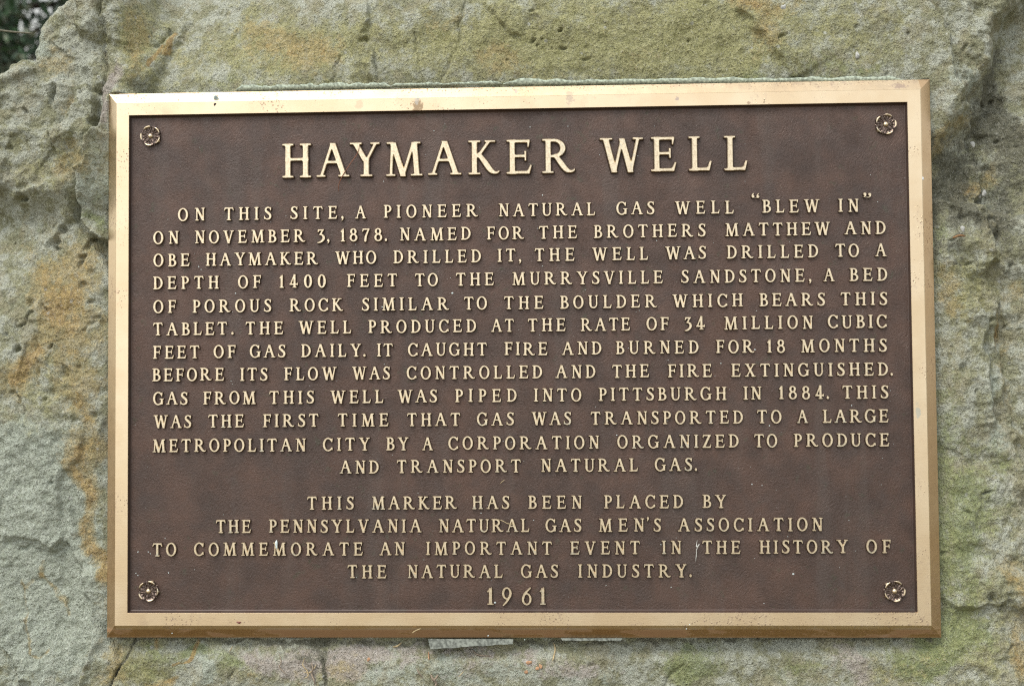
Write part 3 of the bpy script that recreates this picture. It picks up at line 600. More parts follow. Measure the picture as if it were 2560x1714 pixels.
def simplify(P, tol=0.0028):
    n = len(P); a = 0; b = int(np.argmax(((P - P[0]) ** 2).sum(1))); keep_ = {a, b}
    def rdp(i, j):
        if j - i < 2: return
        p, q_ = P[i], P[j % n]; v = q_ - p; L = np.hypot(*v) + 1e-12; seg_ = P[i + 1:j]
        d = np.abs(v[0] * (seg_[:, 1] - p[1]) - v[1] * (seg_[:, 0] - p[0])) / L; m = int(np.argmax(d))
        if d[m] > tol: keep_.add(i + 1 + m); rdp(i, i + 1 + m); rdp(i + 1 + m, j)
    rdp(a, b); rdp(b, n); return P[sorted(keep_)]
def glyph_mesh(ch, size, lvl, rise, draft, xs=1.0):
    """a cast character: flat polished face, rounded shoulder, sloping patinated sides"""
    Fd = G[ch]; gyd, gxd = np.gradient(Fd, RES)
    V_, F_, MI = [], [], []; tops = []
    for P in contour(Fd, lvl):
        ix = np.clip(((P[:, 0] - GX[0, 0]) / RES).round().astype(int), 0, GX.shape[1] - 1); iy = np.clip(((P[:, 1] - GY[0, 0]) / RES).round().astype(int), 0, GX.shape[0] - 1)
        n_ = np.stack([gxd[iy, ix], gyd[iy, ix]], 1)
        # blend gradient with polygon normal for steadiness
        e = np.roll(P, -1, 0) - np.roll(P, 1, 0); pn = np.stack([e[:, 1], -e[:, 0]], 1); pn /= np.hypot(*pn.T)[:, None] + 1e-9
        pn *= np.sign((pn * n_).sum(1))[:, None]; n_ = pn
        rings = [(draft, 0.0), (draft * .35, .72), (0.0, .93), (-0.012, 1.0)]; base = len(V_); m = len(P)
        for off, h in rings:
            Q = P + n_ * off
            for p in Q: V_.append((p[0] * size * xs, -h * rise, p[1] * size))
        for r in range(3):
            for i in range(m):
                a = base + r * m + i; b = base + r * m + (i + 1) % m; F_.append((a, b, b + m, a + m)); MI.append(0 if r >= 1 else 1)
        tops.append((base + 3 * m, m))
    polys = [[Vector((V_[s_ + i][0], V_[s_ + i][2], 0)) for i in range(m)] for s_, m in tops]
    flat = [s_ + i for s_, m in tops for i in range(m)]
    nside = len(F_)
    for t in tessellate_polygon(polys):
        a, b, c = (flat[i] for i in t); pa, pb, pc = (V_[i] for i in (a, b, c))
        if (pb[0] - pa[0]) * (pc[2] - pa[2]) - (pb[2] - pa[2]) * (pc[0] - pa[0]) < 0: b, c = c, b
        F_.append((a, b, c)); MI.append(0)
    # orient side faces outward
    F2 = []
    for i, f_ in enumerate(F_):
        if i < nside:
            s_, m = next((s_, m) for s_, m in tops if s_ - 3 * m <= f_[0] < s_ + m)
        F2.append(f_)
    me_ = bpy.data.meshes.new('letter'); me_.from_pydata(V_, [], F2); me_.materials.append(M_LET); me_.materials.append(M_SIDE)
    me_.polygons.foreach_set('material_index', MI); me_.polygons.foreach_set('use_smooth', [i < nside for i in range(len(F2))]); me_.update()
    xs_ = [v[0] for v in V_]; return me_, min(xs_), max(xs_)
_gm = {}
def glyph(ch, size, lvl, rise, draft):
    k_ = (ch, round(size, 5))
    if k_ not in _gm: _gm[k_] = glyph_mesh(ch, size, lvl, rise, draft)
    return _gm[k_]

# ------------------------------------------------------------------ the bronze tablet
W2, H2 = 0.4572, 0.3038
FACE, FIELD = 0.0100, 0.0052                 # face of the rim and bed of the lettering, out from the stone
plaque = empty('bronze_tablet', (0, 0, ZC))
tag(plaque, 'brown cast bronze tablet with polished rim and raised serif lettering, fixed to the boulder', 'plaque')
def ring_strip(rects, sub=40):
    """nested rectangles (half width, half height, outward distance), joined ring by ring"""
    V_, F_ = [], []
    def per(w_, h_):
        P = []; c = [(-w_, h_), (w_, h_), (w_, -h_), (-w_, -h_)]
        for i in range(4):
            a, b = c[i], c[(i + 1) % 4]
            for j in range(sub): P.append((a[0] + (b[0] - a[0]) * j / sub, a[1] + (b[1] - a[1]) * j / sub))
        return P
    for (cx, cz, w_, h_, y_) in rects:
        for p in per(w_, h_): V_.append((p[0] + cx, -y_, p[1] + cz))
    m = 4 * sub
    for r in range(len(rects) - 1):
        for i in range(m): a = r * m + i; b = r * m + (i + 1) % m; F_.append((a, b, b + m, a + m))
    return V_, F_
# rim: bevel 11 mm wide (a little more at the foot), narrow edge, flat face, inner wall with draft
oz = 0.0015
bev = [(0, 0, W2, H2, 0.0), (0, 0, W2, H2, 0.0009), (0, 0, W2 - .0003, H2 - .0003, .0012)]
v1, f1 = ring_strip(bev + [(-.0006, .0009, W2 - .0124, H2 - .0136, .0096)])
rim = mesh_obj('rim_slope', v1, [f[::-1] for f in f1], M_POL, plaque, smooth=False)
v2, f2 = ring_strip([(-.0006, .0009, W2 - .0124, H2 - .0136, .0096), (-.0006, .0009, W2 - .0128, H2 - .0140, FACE), (-.0006, .0009, W2 - .0267, H2 - .0275, FACE), (-.0006, .0009, W2 - .0270, H2 - .0278, FACE - .0004)])
mesh_obj('rim_face', v2, [f[::-1] for f in f2], M_POL, plaque, smooth=False)
v3, f3 = ring_strip([(-.0006, .0009, W2 - .0270, H2 - .0278, FACE - .0004), (-.0006, .0009, W2 - .0284, H2 - .0294, FIELD + .0006), (-.0006, .0009, W2 - .0292, H2 - .0304, FIELD)])
mesh_obj('inner_edge', v3, [f[::-1] for f in f3], M_SIDE, plaque, smooth=False)
# bed of the lettering: a slightly uneven sheet
nx_, nz_ = 160, 110; hw, hh = W2 - .0292, H2 - .0304
uu = np.linspace(-hw, hw, nx_) - .0006; vv = np.linspace(-hh, hh, nz_) + .0009
UU, VV = np.meshgrid(uu, vv)
ed = np.minimum(hw - np.abs(UU + .0006), hh - np.abs(VV - .0009)); wav = 0.00035 * fbm(UU, VV, 0.10, 2, 200) * sm(ed / .03)
vs_ = np.stack([UU, -(FIELD + wav), VV], -1).reshape(-1, 3); ii = np.arange(nx_ * nz_).reshape(nz_, nx_)
fq = np.stack([ii[:-1, :-1], ii[:-1, 1:], ii[1:, 1:], ii[1:, :-1]], -1).reshape(-1, 4)
mesh_obj('background_panel', vs_, fq.tolist(), M_PAT, plaque)
# back
mesh_obj('back_plate', [(-W2 + .002, .0015, -H2 + .002), (W2 - .002, .0015, -H2 + .002), (W2 - .002, .0015, H2 - .002), (-W2 + .002, .0015, H2 - .002),
                        (-W2 + .002, 0, -H2 + .002), (W2 - .002, 0, -H2 + .002), (W2 - .002, 0, H2 - .002), (-W2 + .002, 0, H2 - .002)],
         [(0, 3, 2, 1), (4, 5, 6, 7), (0, 1, 5, 4), (1, 2, 6, 5), (2, 3, 7, 6), (3, 0, 4, 7)], M_SIDE, plaque, smooth=False)

# lettering: measured (column, x0, x1) of every word, with baselines, row by row
SZ = 2.7035
def src(c, X_, Y_, row):
    return ({'A': 0, 'B': 850, 'C': 1700}[c] + X_ / SZ, {1: 0, 2: 570, 3: 1134}[row] + Y_ / SZ)
ROWS = [
 (1, [('ON','A',1197,'A',1390,1492), ('THIS','A',1508,'A',1838,1487), ('SITE','A',1957,'A',2283,1480), (',','B',5,'B',24,1477), ('A','B',97,'B',178,1475), ('PIONEER','B',290,'B',938,1465), ('NATURAL','B',1068,'B',1730,1452), ('GAS','B',1862,'B',2130,1445), ('WELL','B',2260,'C',370,1440), ('BLEW','C',553,'C',948,1437), ('IN','C',1068,'C',1215,1435)]),
 (2, [('ON','A',1030,'A',1210,108), ('NOVEMBER','A',1310,'A',2068,99), ('3','A',2140,'A',2202,96), (',','A',2207,'A',2230,92), ('1878','A',2297,'B',290,88), ('.','B',300,'B',319,86), ('NAMED','B',400,'B',887,78), ('FOR','B',988,'B',1250,72), ('THE','B',1340,'B',1608,68), ('BROTHERS','B',1710,'C',178,58), ('MATTHEW','C',303,'C',1022,50), ('AND','C',1108,'C',1397,45)]),
 (2, [('OBE','A',1030,'A',1285,260), ('HAYMAKER','A',1385,'A',2155,250), ('WHO','A',2260,'B',250,240), ('DRILLED','B',355,'B',957,233), ('IT','B',1060,'B',1190,227), (',','B',1205,'B',1229,225), ('THE','B',1310,'B',1590,220), ('WELL','B',1700,'B',2088,214), ('WAS','B',2195,'C',182,207), ('DRILLED','C',312,'C',940,200), ('TO','C',1047,'C',1217,195), ('A','C',1317,'C',1402,193)]),
 (2, [('DEPTH','A',1028,'A',1482,410), ('OF','A',1602,'A',1767,406), ('1400','A',1883,'A',2207,402), ('FEET','B',42,'B',392,396), ('TO','B',502,'B',667,390), ('THE','B',778,'B',1046,386), ('MURRYSVILLE','B',1160,'B',2187,376), ('SANDSTONE','C',5,'C',848,365), (',','C',870,'C',892,362), ('A','C',967,'C',1050,360), ('BED','C',1143,'C',1407,356)]),
 (2, [('OF','A',1030,'A',1192,573), ('POROUS','A',1295,'A',1837,566), ('ROCK','A',1950,'B',25,560), ('SIMILAR','B',142,'B',743,556), ('TO','B',832,'B',998,550), ('THE','B',1103,'B',1380,546), ('BOULDER','B',1483,'B',2147,540), ('WHICH','B',2243,'C',430,531), ('BEARS','C',535,'C',985,523), ('THIS','C',1083,'C',1407,520)]),
 (2, [('TABLET','A',1030,'A',1540,721), ('.','A',1558,'A',1580,720), ('THE','A',1655,'A',1918,715), ('WELL','A',2012,'B',80,711), ('PRODUCED','B',187,'B',925,706), ('AT','B',1017,'B',1180,700), ('THE','B',1265,'B',1530,698), ('RATE','B',1622,'B',1965,692), ('OF','B',2067,'B',2228,690), ('34','C',28,'C',175,686), ('MILLION','C',295,'C',905,681), ('CUBIC','C',997,'C',1405,672)]),
 (2, [('FEET','A',1028,'A',1352,878), ('OF','A',1438,'A',1597,876), ('GAS','A',1683,'A',1933,873), ('DAILY','A',2030,'B',145,870), ('.','B',155,'B',174,868), ('IT','B',245,'B',362,866), ('CAUGHT','B',453,'B',997,862), ('FIRE','B',1107,'B',1407,857), ('AND','B',1493,'B',1772,854), ('BURNED','B',1860,'C',130,849), ('FOR','C',240,'C',508,843), ('18','C',587,'C',717,839), ('MONTHS','C',815,'C',1405,833)]),
 (2, [('BEFORE','A',1023,'A',1518,1030), ('ITS','A',1617,'A',1812,1028), ('FLOW','A',1915,'A',2280,1026), ('WAS','B',77,'B',342,1023), ('CONTROLLED','B',445,'B',1372,1019), ('AND','B',1452,'B',1732,1014), ('THE','B',1835,'B',2095,1010), ('FIRE','B',2212,'C',222,1004), ('EXTINGUISHED','C',343,'C',1413,998), ('.','C',1422,'C',1442,994)]),
 (2, [('GAS','A',1028,'A',1270,1190), ('FROM','A',1367,'A',1732,1187), ('THIS','A',1815,'A',2127,1185), ('WELL','A',2227,'B',297,1183), ('WAS','B',383,'B',660,1180), ('PIPED','B',773,'B',1198,1174), ('INTO','B',1305,'B',1637,1170), ('PITTSBURGH','B',1745,'C',320,1164), ('IN','C',427,'C',557,1157), ('1884','C',667,'C',980,1154), ('.','C',990,'C',1012,1152), ('THIS','C',1095,'C',1415,1148)]),
 (2, [('WAS','A',1032,'A',1295,1343), ('THE','A',1402,'A',1653,1343), ('FIRST','A',1770,'A',2157,1342), ('TIME','A',2278,'B',333,1340), ('THAT','B',450,'B',817,1338), ('GAS','B',920,'B',1180,1337), ('WAS','B',1290,'B',1567,1333), ('TRANSPORTED','B',1690,'C',432,1325), ('TO','C',518,'C',693,1315), ('A','C',788,'C',872,1313), ('LARGE','C',963,'C',1415,1309)]),
 (2, [('METROPOLITAN','A',1025,'A',2070,1505), ('CITY','A',2177,'B',205,1503), ('BY','B',307,'B',467,1501), ('A','B',550,'B',633,1500), ('CORPORATION','B',728,'B',1757,1496), ('ORGANIZED','B',1870,'C',402,1488), ('TO','C',497,'C',662,1478), ('PRODUCE','C',767,'C',1420,1470)]),
 (3, [('AND','B',-8,'B',265,130), ('TRANSPORT','B',380,'B',1227,127), ('NATURAL','B',1355,'B',2020,122), ('GAS','B',2123,'C',88,114), ('.','C',99,'C',119,112)]),
 (3, [('THIS','A',2070,'B',97,373), ('MARKER','B',210,'B',795,374), ('HAS','B',888,'B',1150,373), ('BEEN','B',1268,'B',1640,370), ('PLACED','B',1780,'C',27,366), ('BY','C',150,'C',318,362)]),
 (3, [('THE','A',1455,'A',1700,530), ('PENNSYLVANIA','A',1812,'B',555,532), ('NATURAL','B',663,'B',1285,530), ('GAS','B',1383,'B',1637,527), ('MEN','B',1745,'B',2062,525), ("'",'B',2074,'B',2094,525), ('S','B',2116,'B',2175,524), ('ASSOCIATION','B',2280,'C',970,517)]),
 (3, [('TO','A',1025,'A',1193,682), ('COMMEMORATE','A',1305,'B',158,686), ('AN','B',262,'B',443,686), ('IMPORTANT','B',575,'B',1437,686), ('EVENT','B',1553,'B',2033,683), ('IN','B',2172,'C',17,680), ('THE','C',147,'C',415,674), ('HISTORY','C',532,'C',1143,668), ('OF','C',1257,'C',1432,662)]),
 (3, [('THE','B',45,'B',318,838), ('NATURAL','B',450,'B',1105,837), ('GAS','B',1218,'B',1480,836), ('INDUSTRY','B',1605,'C',50,834), ('.','C',62,'C',84,830)]),
]
LET = []                                           # (mesh, x, z, xscale, line)
CAPB, CAPT, CAPD = 0.01385, 0.0376, 0.0182
YT = -(FIELD + 0.0030)
PB = dict(lvl=0.014, rise=0.0027, draft=0.060); PT = dict(lvl=0.004, rise=0.0036, draft=0.030)
line_z = []
for li, (row, words) in enumerate(ROWS):
    pts = []
    for wd in words:
        u0, vv0 = src(wd[1], wd[2], wd[5], row); u1, _ = src(wd[3], wd[4], wd[5], row)
        a = ray(u0, vv0, YT); b = ray(u1, vv0, YT); pts.append((a[0], b[0], (a[1] + b[1]) / 2))
    xm = np.array([(p[0] + p[1]) / 2 for p in pts]); zm = np.array([p[2] for p in pts]); fit = np.polyfit(xm, zm, 1)
    line_z.append((fit[0], fit[1]))
    for wd, p in zip(words, pts):
        t = wd[0]; gl = [glyph(c, CAPB, **PB) for c in t]; wid = [g[2] - g[1] for g in gl]; tot = p[1] - p[0]
        zb = fit[0] * (p[0] + p[1]) / 2 + fit[1]
        if len(t) == 1: xs_ = min(1.15, max(.85, tot / wid[0])) ; LET.append((gl[0][0], (p[0] + p[1]) / 2 - (gl[0][1] + wid[0] / 2) * xs_, zb, xs_, li)); continue
        sc_ = 0.93; gap = (tot - sum(wid) * sc_) / (len(t) - 1)
        if gap < 0.0012: sc_ = (tot - 0.0012 * (len(t) - 1)) / sum(wid); gap = 0.0012
        cx = p[0]
        for g_, w_ in zip(gl, wid): LET.append((g_[0], cx - g_[1] * sc_, zb, sc_, li)); cx += w_ * sc_ + gap
for ch, zx0, zx1, zy in (('“', 482, 540, 1328), ('”', 1238, 1297, 1318)):
    u0, v0 = src('C', zx0, zy, 1); u1, _ = src('C', zx1, zy, 1); a = ray(u0, v0, YT); b = ray(u1, v0, YT); g_ = glyph(ch, CAPB, **PB)
    LET.append((g_[0], (a[0] + b[0]) / 2 - (g_[1] + g_[2]) / 2, a[1], 1.0, 0))
TS = 3.777
TIT = [('H', 0, 88, 378, 468), ('A', 0, 412, 740, 465), ('Y', 0, 728, 1028, 457), ('M', 0, 1068, 1430, 450), ('A', 0, 1465, 1797, 441), ('K', 0, 1847, 2160, 436), ('E', 0, 2207, 2461, 433), ('R', 600, 275, 605, 425), ('W', 600, 822, 1250, 415), ('E', 600, 1307, 1562, 407), ('L', 600, 1662, 1895, 403), ('L', 600, 1997, 2232, 401)]
tz = []
for ch, o, a_, b_, yb in TIT:
    u0 = 680 + o + a_ / TS; u1 = 680 + o + b_ / TS; v0 = 320 + yb / TS; a = ray(u0, v0, YT); b = ray(u1, v0, YT); tz.append((ch, a[0], b[0], (a[1] + b[1]) / 2))
fit = np.polyfit([(t[1] + t[2]) / 2 for t in tz], [t[3] for t in tz], 1)
for ch, a_, b_, _z in tz:
    g_ = glyph(ch, CAPT, **PT); xs_ = (b_ - a_) / (g_[2] - g_[1]); LET.append((g_[0], a_ - g_[1] * xs_, fit[0] * (a_ + b_) / 2 + fit[1], xs_, 99))
for ch, a_, b_ in (('1', 990, 1045), ('9', 1092, 1167), ('6', 1224, 1299), ('1', 1344, 1397)):
    u0, v0 = src('B', a_, 1018, 3); u1, _ = src('B', b_, 1018, 3); a = ray(u0, v0, YT); b = ray(u1, v0, YT); g_ = glyph(ch, CAPD, 0.006, 0.0030, 0.045)
    xs_ = (b[0] - a[0]) / (g_[2] - g_[1]); LET.append((g_[0], a[0] - g_[1] * xs_, a[1], xs_, 98))
order = sorted(LET, key=lambda t: -t[4]) ; count = 0; cut = None
from collections import Counter
cn = Counter(t[4] for t in LET); tot = 0; single = set()
for li in [99, 98] + list(range(15, -1, -1)):
    if tot + cn[li] > 305: break
    single.add(li); tot += cn[li]
jr = random.Random(5)
sv, sf, smi, ssm = [], [], [], []
for me_, lx, lz, xs_, li in LET:
    jx, jz, jrz = jr.gauss(0, .00010), jr.gauss(0, .00012), jr.gauss(0, .006)
    if li in single:
        o = bpy.data.objects.new('letter', me_); COL.objects.link(o); o.parent = plaque
        o.location = (lx + jx, -FIELD + .0001, lz + jz); o.scale = (xs_, 1, 1); o.rotation_euler = (0, jrz if li != 99 else 0, 0)
    else:
        base = len(sv); c, s_ = math.cos(jrz), math.sin(jrz)
        for v in me_.vertices:
            X_, Y_, Z_ = v.co.x * xs_, v.co.y, v.co.z; sv.append((X_ * c + Z_ * s_ + lx + jx, Y_ - FIELD + .0001, -X_ * s_ + Z_ * c + lz + jz))
        for p in me_.polygons: sf.append([base + i for i in p.vertices]); smi.append(p.material_index); ssm.append(p.use_smooth)
o = mesh_obj('lettering', sv, sf, [M_LET, M_SIDE], plaque, mi=smi); o.data.polygons.foreach_set('use_smooth', ssm)
tag(o, kind='stuff')

# rosettes: five curled petals, five sepals, a round boss
def petal_mesh():
    V_, F_, MI = [], [], []; nr, na = 12, 18
    for i in range(nr + 1):
        t = i / nr
        for j in range(na + 1):
            s = j / na * 2 - 1
            half = math.radians(10 + 28 * math.sin(min(1, t * 1.15) * math.pi * .5)) * (1 if t < .8 else math.sqrt(max(0, 1 - ((t - .8) / .23) ** 2)) * .9 + .1)
            a = s * half; r = .0026 + t * .0096 * (1 - 0.10 * s * s * t)
            ridge = 0.00080 * math.cos(s * 9.5) * math.sin(min(1, t * 1.3) * math.pi)
            cup = 0.0012 * abs(s) ** 3 * (1 - t * .6)
            lip = 0.0021 * math.exp(-((t - .86) / .13) ** 2) * (1 - s * s * .85)
            y = .0016 + ridge + cup + lip + .0004 * t
            if t > .97 or abs(s) > .97: y = 0.0003
            V_.append((r * math.cos(a), -y, r * math.sin(a)))
    for i in range(nr):
        for j in range(na):
            a = i * (na + 1) + j; F_.append((a, a + na + 1, a + na + 2, a + 1)); t = (i + .5) / nr; s = (j + .5) / na * 2 - 1
            MI.append(1 if (.77 < t < .96 and abs(s) < .52 * math.sqrt(max(0, 1 - ((t - .86) / .11) ** 2))) else 0)
    return V_, F_, MI
def sepal_mesh():
    V_, F_ = [], []; nr, na = 7, 6
    for i in range(nr + 1):
        t = i / nr
        for j in range(na + 1):
            s = j / na * 2 - 1; wd = .0019 * math.sin(math.pi * min(1, .2 + t * .8)) + .0001; r = .0045 + t * .0074
            V_.append((r, -(.0010 + .0011 * (1 - s * s) * math.sin(math.pi * (t * .8 + .15))), s * wd))
    for i in range(nr):
        for j in range(na): a = i * (na + 1) + j; F_.append((a, a + na + 1, a + na + 2, a + 1))
    return V_, F_
def dome(r, h, n=20, m=7, y0=0.0):
    V_ = [(0, -(y0 + h), 0)]; F_ = []
    for i in range(1, m + 1):
        a = i / m * math.pi / 2
        for j in range(n): b = 2 * math.pi * j / n; V_.append((r * math.sin(a) * math.cos(b), -(y0 + h * math.cos(a)), r * math.sin(a) * math.sin(b)))
    for j in range(n): F_.append((0, 1 + j, 1 + (j + 1) % n))
    for i in range(m - 1):
        for j in range(n): a = 1 + i * n + j; b = 1 + i * n + (j + 1) % n; F_.append((a, a + n, b + n, b))
    return V_, F_
M_ROS = patina('rosette_patina', False, 1.9); M_ROS = NT('rosette_bronze'); M_ROS = M_ROS.set(Base_Color=M_ROS.mix(M_ROS.ramp(M_ROS.noise(500, 3), .35, .65), (0.085, 0.062, 0.052), (0.20, 0.150, 0.120)), Metallic=0.85, Roughness=0.34)
pv, pf, pm = petal_mesh(); sv_, sf_ = sepal_mesh(); protos = None
for k_, (u, v, a0) in enumerate([(375.6, 339.7, 40), (2215.3, 310.4, 2), (370.4, 1477.2, -3), (2237.2, 1477.2, -6)]):
    X_, Z_ = ray(u, v, YT)
    dv, df = dome(.0104, .0016, 30, 5, 0)
    if protos is None:
        ros = mesh_obj('rosette', dv, df, M_ROS, plaque); ros.location = (X_, -FIELD, Z_); protos = [ros.data]
    else:
        ros = bpy.data.objects.new('rosette', protos[0]); COL.objects.link(ros); ros.parent = plaque; ros.location = (X_, -FIELD, Z_)
    for j in range(5):
        if len(protos) == 1:
            p = mesh_obj('petal', pv, pf, [M_ROS, M_LET], ros, mi=pm); s = mesh_obj('sepal', sv_, sf_, M_ROS, ros); bv, bf = dome(.0030, .0030, 22, 7, .0014); bt = mesh_obj('boss', bv, bf, M_LET, ros)
            protos += [p.data, s.data, bt.data]
        else:
            p = bpy.data.objects.new('petal', protos[1]); s = bpy.data.objects.new('sepal', protos[2])
            for o in (p, s): COL.objects.link(o); o.parent = ros
            if j == 0: bt = bpy.data.objects.new('boss', protos[3]); COL.objects.link(bt); bt.parent = ros
        p.rotation_euler = (0, -math.radians(a0 + 72 * j), 0); s.rotation_euler = (0, -math.radians(a0 + 72 * j + 36), 0)

# ------------------------------------------------------------------ small things on and round the tablet
def tube(name, pts, r, mat, n=6, taper=True, parent=None):
    """a round stalk through 3-D points"""
    P = [np.array(p, float) for p in pts]; P = [2 * P[0] - P[1]] + P + [2 * P[-1] - P[-2]]; Q = []
    for i in range(1, len(P) - 2):
        for j in range(6):
            t = j / 6; Q.append(0.5 * ((2 * P[i]) + (-P[i - 1] + P[i + 1]) * t + (2 * P[i - 1] - 5 * P[i] + 4 * P[i + 1] - P[i + 2]) * t * t + (-P[i - 1] + 3 * P[i] - 3 * P[i + 1] + P[i + 2]) * t ** 3))
    Q.append(P[-2]); V_, F_ = [], []; m = len(Q)
    for i, p in enumerate(Q):
        d = Q[min(i + 1, m - 1)] - Q[max(i - 1, 0)]; d /= np.linalg.norm(d) + 1e-9; a = np.cross(d, (0, 1, .01)); a /= np.linalg.norm(a) + 1e-9; b = np.cross(d, a)
        rr_ = r * (1 - .75 * abs(2 * i / (m - 1) - 1) ** 4) if taper else r
        for j in range(n): th = 2 * math.pi * j / n; V_.append(tuple(p + (a * math.cos(th) + b * math.sin(th)) * rr_))
    for i in range(m - 1):
        for j in range(n): F_.append((i * n + j, i * n + (j + 1) % n, (i + 1) * n + (j + 1) % n, (i + 1) * n + j))
    F_.append(tuple(range(n))[::-1]); F_.append(tuple(range((m - 1) * n, m * n)))
    return mesh_obj(name, V_, F_, mat, parent)
def on(u, v, y):                                    # a point on the tablet at outward distance y
    X_, Z_ = ray(u, v, -y); return (X_, -y, Z_ + ZC)
M_NEEDLE = simple('dry_needle', (0.20, 0.075, 0.035), .6); M_STRAW = simple('straw', (0.42, 0.33, 0.18), .7); M_SILK = simple('spider_silk', (0.55, 0.55, 0.50), .5)
M_HUSK = simple('red_husk', (0.13, 0.03, 0.02), .5); M_LIME = simple('lime', (0.55, 0.62, 0.60), .9, .3, 900); M_ROOT = simple('dry_root', (0.24, 0.19, 0.14), .9); M_ORANGE = simple('orange_scale', (0.42, 0.24, 0.13), .8)
M_MINT = simple('verdigris_mortar', (0.38, 0.43, 0.34), .95, .35, 330); M_GREY = simple('grey_mortar', (0.20, 0.215, 0.185), .95, .4, 300)
tag(tube('pine_needle', [on(900, 358, .0105), on(893, 384, .0100), on(874, 412, .0096), on(856, 440, .0095), on(847, 462, .0082), on(846, 479, .0066)], .00045, M_NEEDLE), 'thin reddish brown pine needle lying across the large letters A and Y of the heading', 'pine needle')
tag(tube('dry_stalk', [on(1242, 1297, .0090), on(1256, 1301, .0092), on(1270, 1308, .0091), on(1288, 1309, .0088)], .0004, M_STRAW), 'short pale curved stalk stuck over the word NATURAL near the foot of the tablet', 'stalk')
tag(tube('spider_thread', [on(1743, 1349, .0066), on(1741, 1366, .0072), on(1748, 1360, .0090), on(1742, 1372, .0070), on(1741, 1385, .0063), on(1739, 1403, .0062)], .00045, M_SILK), 'crooked white spider thread hanging left of the word THE near the foot', 'cobweb')
tag(tube('grass_wisp', [on(1030, 1581, .0105), on(1040, 1575, .0112), on(1052, 1570, .0118)], .0005, M_STRAW), 'pale wisp of dry grass on the sloping lower edge of the rim', 'grass')
tag(tube('short_straw', [on(1249, 1209, .0062), on(1256, 1203, .0068), on(1262, 1198, .0064)], .0003, M_STRAW), 'tiny straw on the brown bed between the two paragraphs of lettering', 'straw')
def lump(name, c, rx, ry, rz, mat, seed=0, n=14, m=8):
    r_ = random.Random(seed); V_, F_ = [], []
    ph = [r_.uniform(0, 6.28) for _ in range(6)]
    for i in range(m + 1):
        a = math.pi * i / m
        for j in range(n):
            b = 2 * math.pi * j / n; k_ = 1 + .18 * math.sin(2 * b + ph[0] + a) + .12 * math.sin(3 * b + ph[1] - 2 * a) + .08 * math.sin(5 * b + ph[2])
            V_.append((c[0] + rx * k_ * math.sin(a) * math.cos(b), c[1] + ry * math.cos(a) * (1 + .1 * math.sin(3 * b + ph[3])), c[2] + rz * k_ * math.sin(a) * math.sin(b)))
    for i in range(m):
        for j in range(n): F_.append((i * n + j, i * n + (j + 1) % n, (i + 1) * n + (j + 1) % n, (i + 1) * n + j))
    return mesh_obj(name, V_, F_, mat)
c = on(597, 1555, .0104); hv = lump('seed_husk', c, .0026, .0010, .0011, M_HUSK, 3); tag(hv, 'small dark red seed husk resting on the lower flat of the rim', 'seed husk')
# a bird dropping on the top bevel: pale smear with a dark end
P0 = on(542, 249, .0075); dr = empty('bird_dropping', P0); tag(dr, 'grey white bird dropping with dark end on the sloping top edge near left corner', 'bird dropping')
a_ = lump('smear', (0, 0, 0), .0032, .0010, .0050, simple('dropping_grey', (0.42, 0.50, 0.48), .8), 4); a_.parent = dr; a_.rotation_euler = (.6, -.15, 0)
a_ = lump('dark_end', (-.0014, -.0022, -.0060), .0017, .0009, .0016, simple('dropping_dark', (0.03, 0.012, 0.008), .6), 5); a_.parent = dr
P0 = on(2304, 445, .0085); a_ = lump('bird_dropping', P0, .0022, .0012, .0030, simple('dropping_white', (0.7, 0.72, 0.72), .5), 8); tag(a_, 'small glossy white dropping on the sloping right edge near the upper corner', 'bird dropping')
P0 = on(691, 1360, .0085); a_ = lump('bird_dropping', P0, .0016, .0008, .0042, M_LIME, 9); a_.name = 'bird_dropping'; tag(a_, 'pale streak of dropping over the letter M in the word COMMEMORATE', 'bird dropping')
# specks of lime and dust over the whole tablet
sp = [(1180+405/10.6,1440+100/10.6,1.2),(1180+610/10.6,1440+690/10.6,3.2),(1700+766/SZ,1134+811/SZ,2.4),(345,1379,2),(371,1379,1.8),(376,1383,1.4),(340,1432,1.6),(345,1437,1.8),(413,1345,1.6),(421,1431,1.6),(1131,733,3),(956,767,2.6),
      (1887,874,2.4),(1802,908,2.4),(497,667,2.4),(503,674,2.2),(589,733,1.8),(1356,665,2),(1356,488,1.8),(1203,1282,1.8),(1045,1232,1.6),(1542,1087,2),(2129,1013,2.6),(1924,1064,2.2),(1740,1112,3),(1742,1054,1.4),(1325,318,1.4),(1085,327,1.4),
      (1420,316,1.4),(850+2140/SZ,570+85/SZ,2),(1598,776,1.8),(1590,780,1.6),(1880,1210,1.6),(1905,1213,1.6),(1228,1450,1.6),(1315,1525,1.4),(1428,1527,1.4),(1540,1531,1.4),(1600,1530,1.4),(1220,1588,2),(430,1582,1.6),(1312,1598,1.4),(1724,1560,1.8),(1716,1571,1.8)]
sr = random.Random(12)
sp += [(sr.uniform(335, 2280), sr.uniform(300, 1520), sr.choice([.8, .8, .9, 1.0, 1.1, 1.3])) for _ in range(190)]
V_, F_ = [], []
for (u, v, r_) in sp:
    on_rim = v > 1533; c = on(u, v, (FACE if on_rim else FIELD) - .0001); rr_ = r_ * .00042
    base = len(V_); V_.append((c[0], c[1] - rr_ * .9, c[2]))
    for j in range(6): b = j * math.pi / 3 + sr.random(); V_.append((c[0] + rr_ * sr.uniform(.6, 1.3) * math.cos(j * math.pi / 3), c[1], c[2] + rr_ * sr.uniform(.6, 1.3) * math.sin(j * math.pi / 3)))
    for j in range(6): F_.append((base, base + 1 + j, base + 1 + (j + 1) % 6))
tag(mesh_obj('lime_specks', V_, F_, M_LIME), 'tiny pale specks of lime and dust scattered over the tablet', 'dust', kind='stuff')

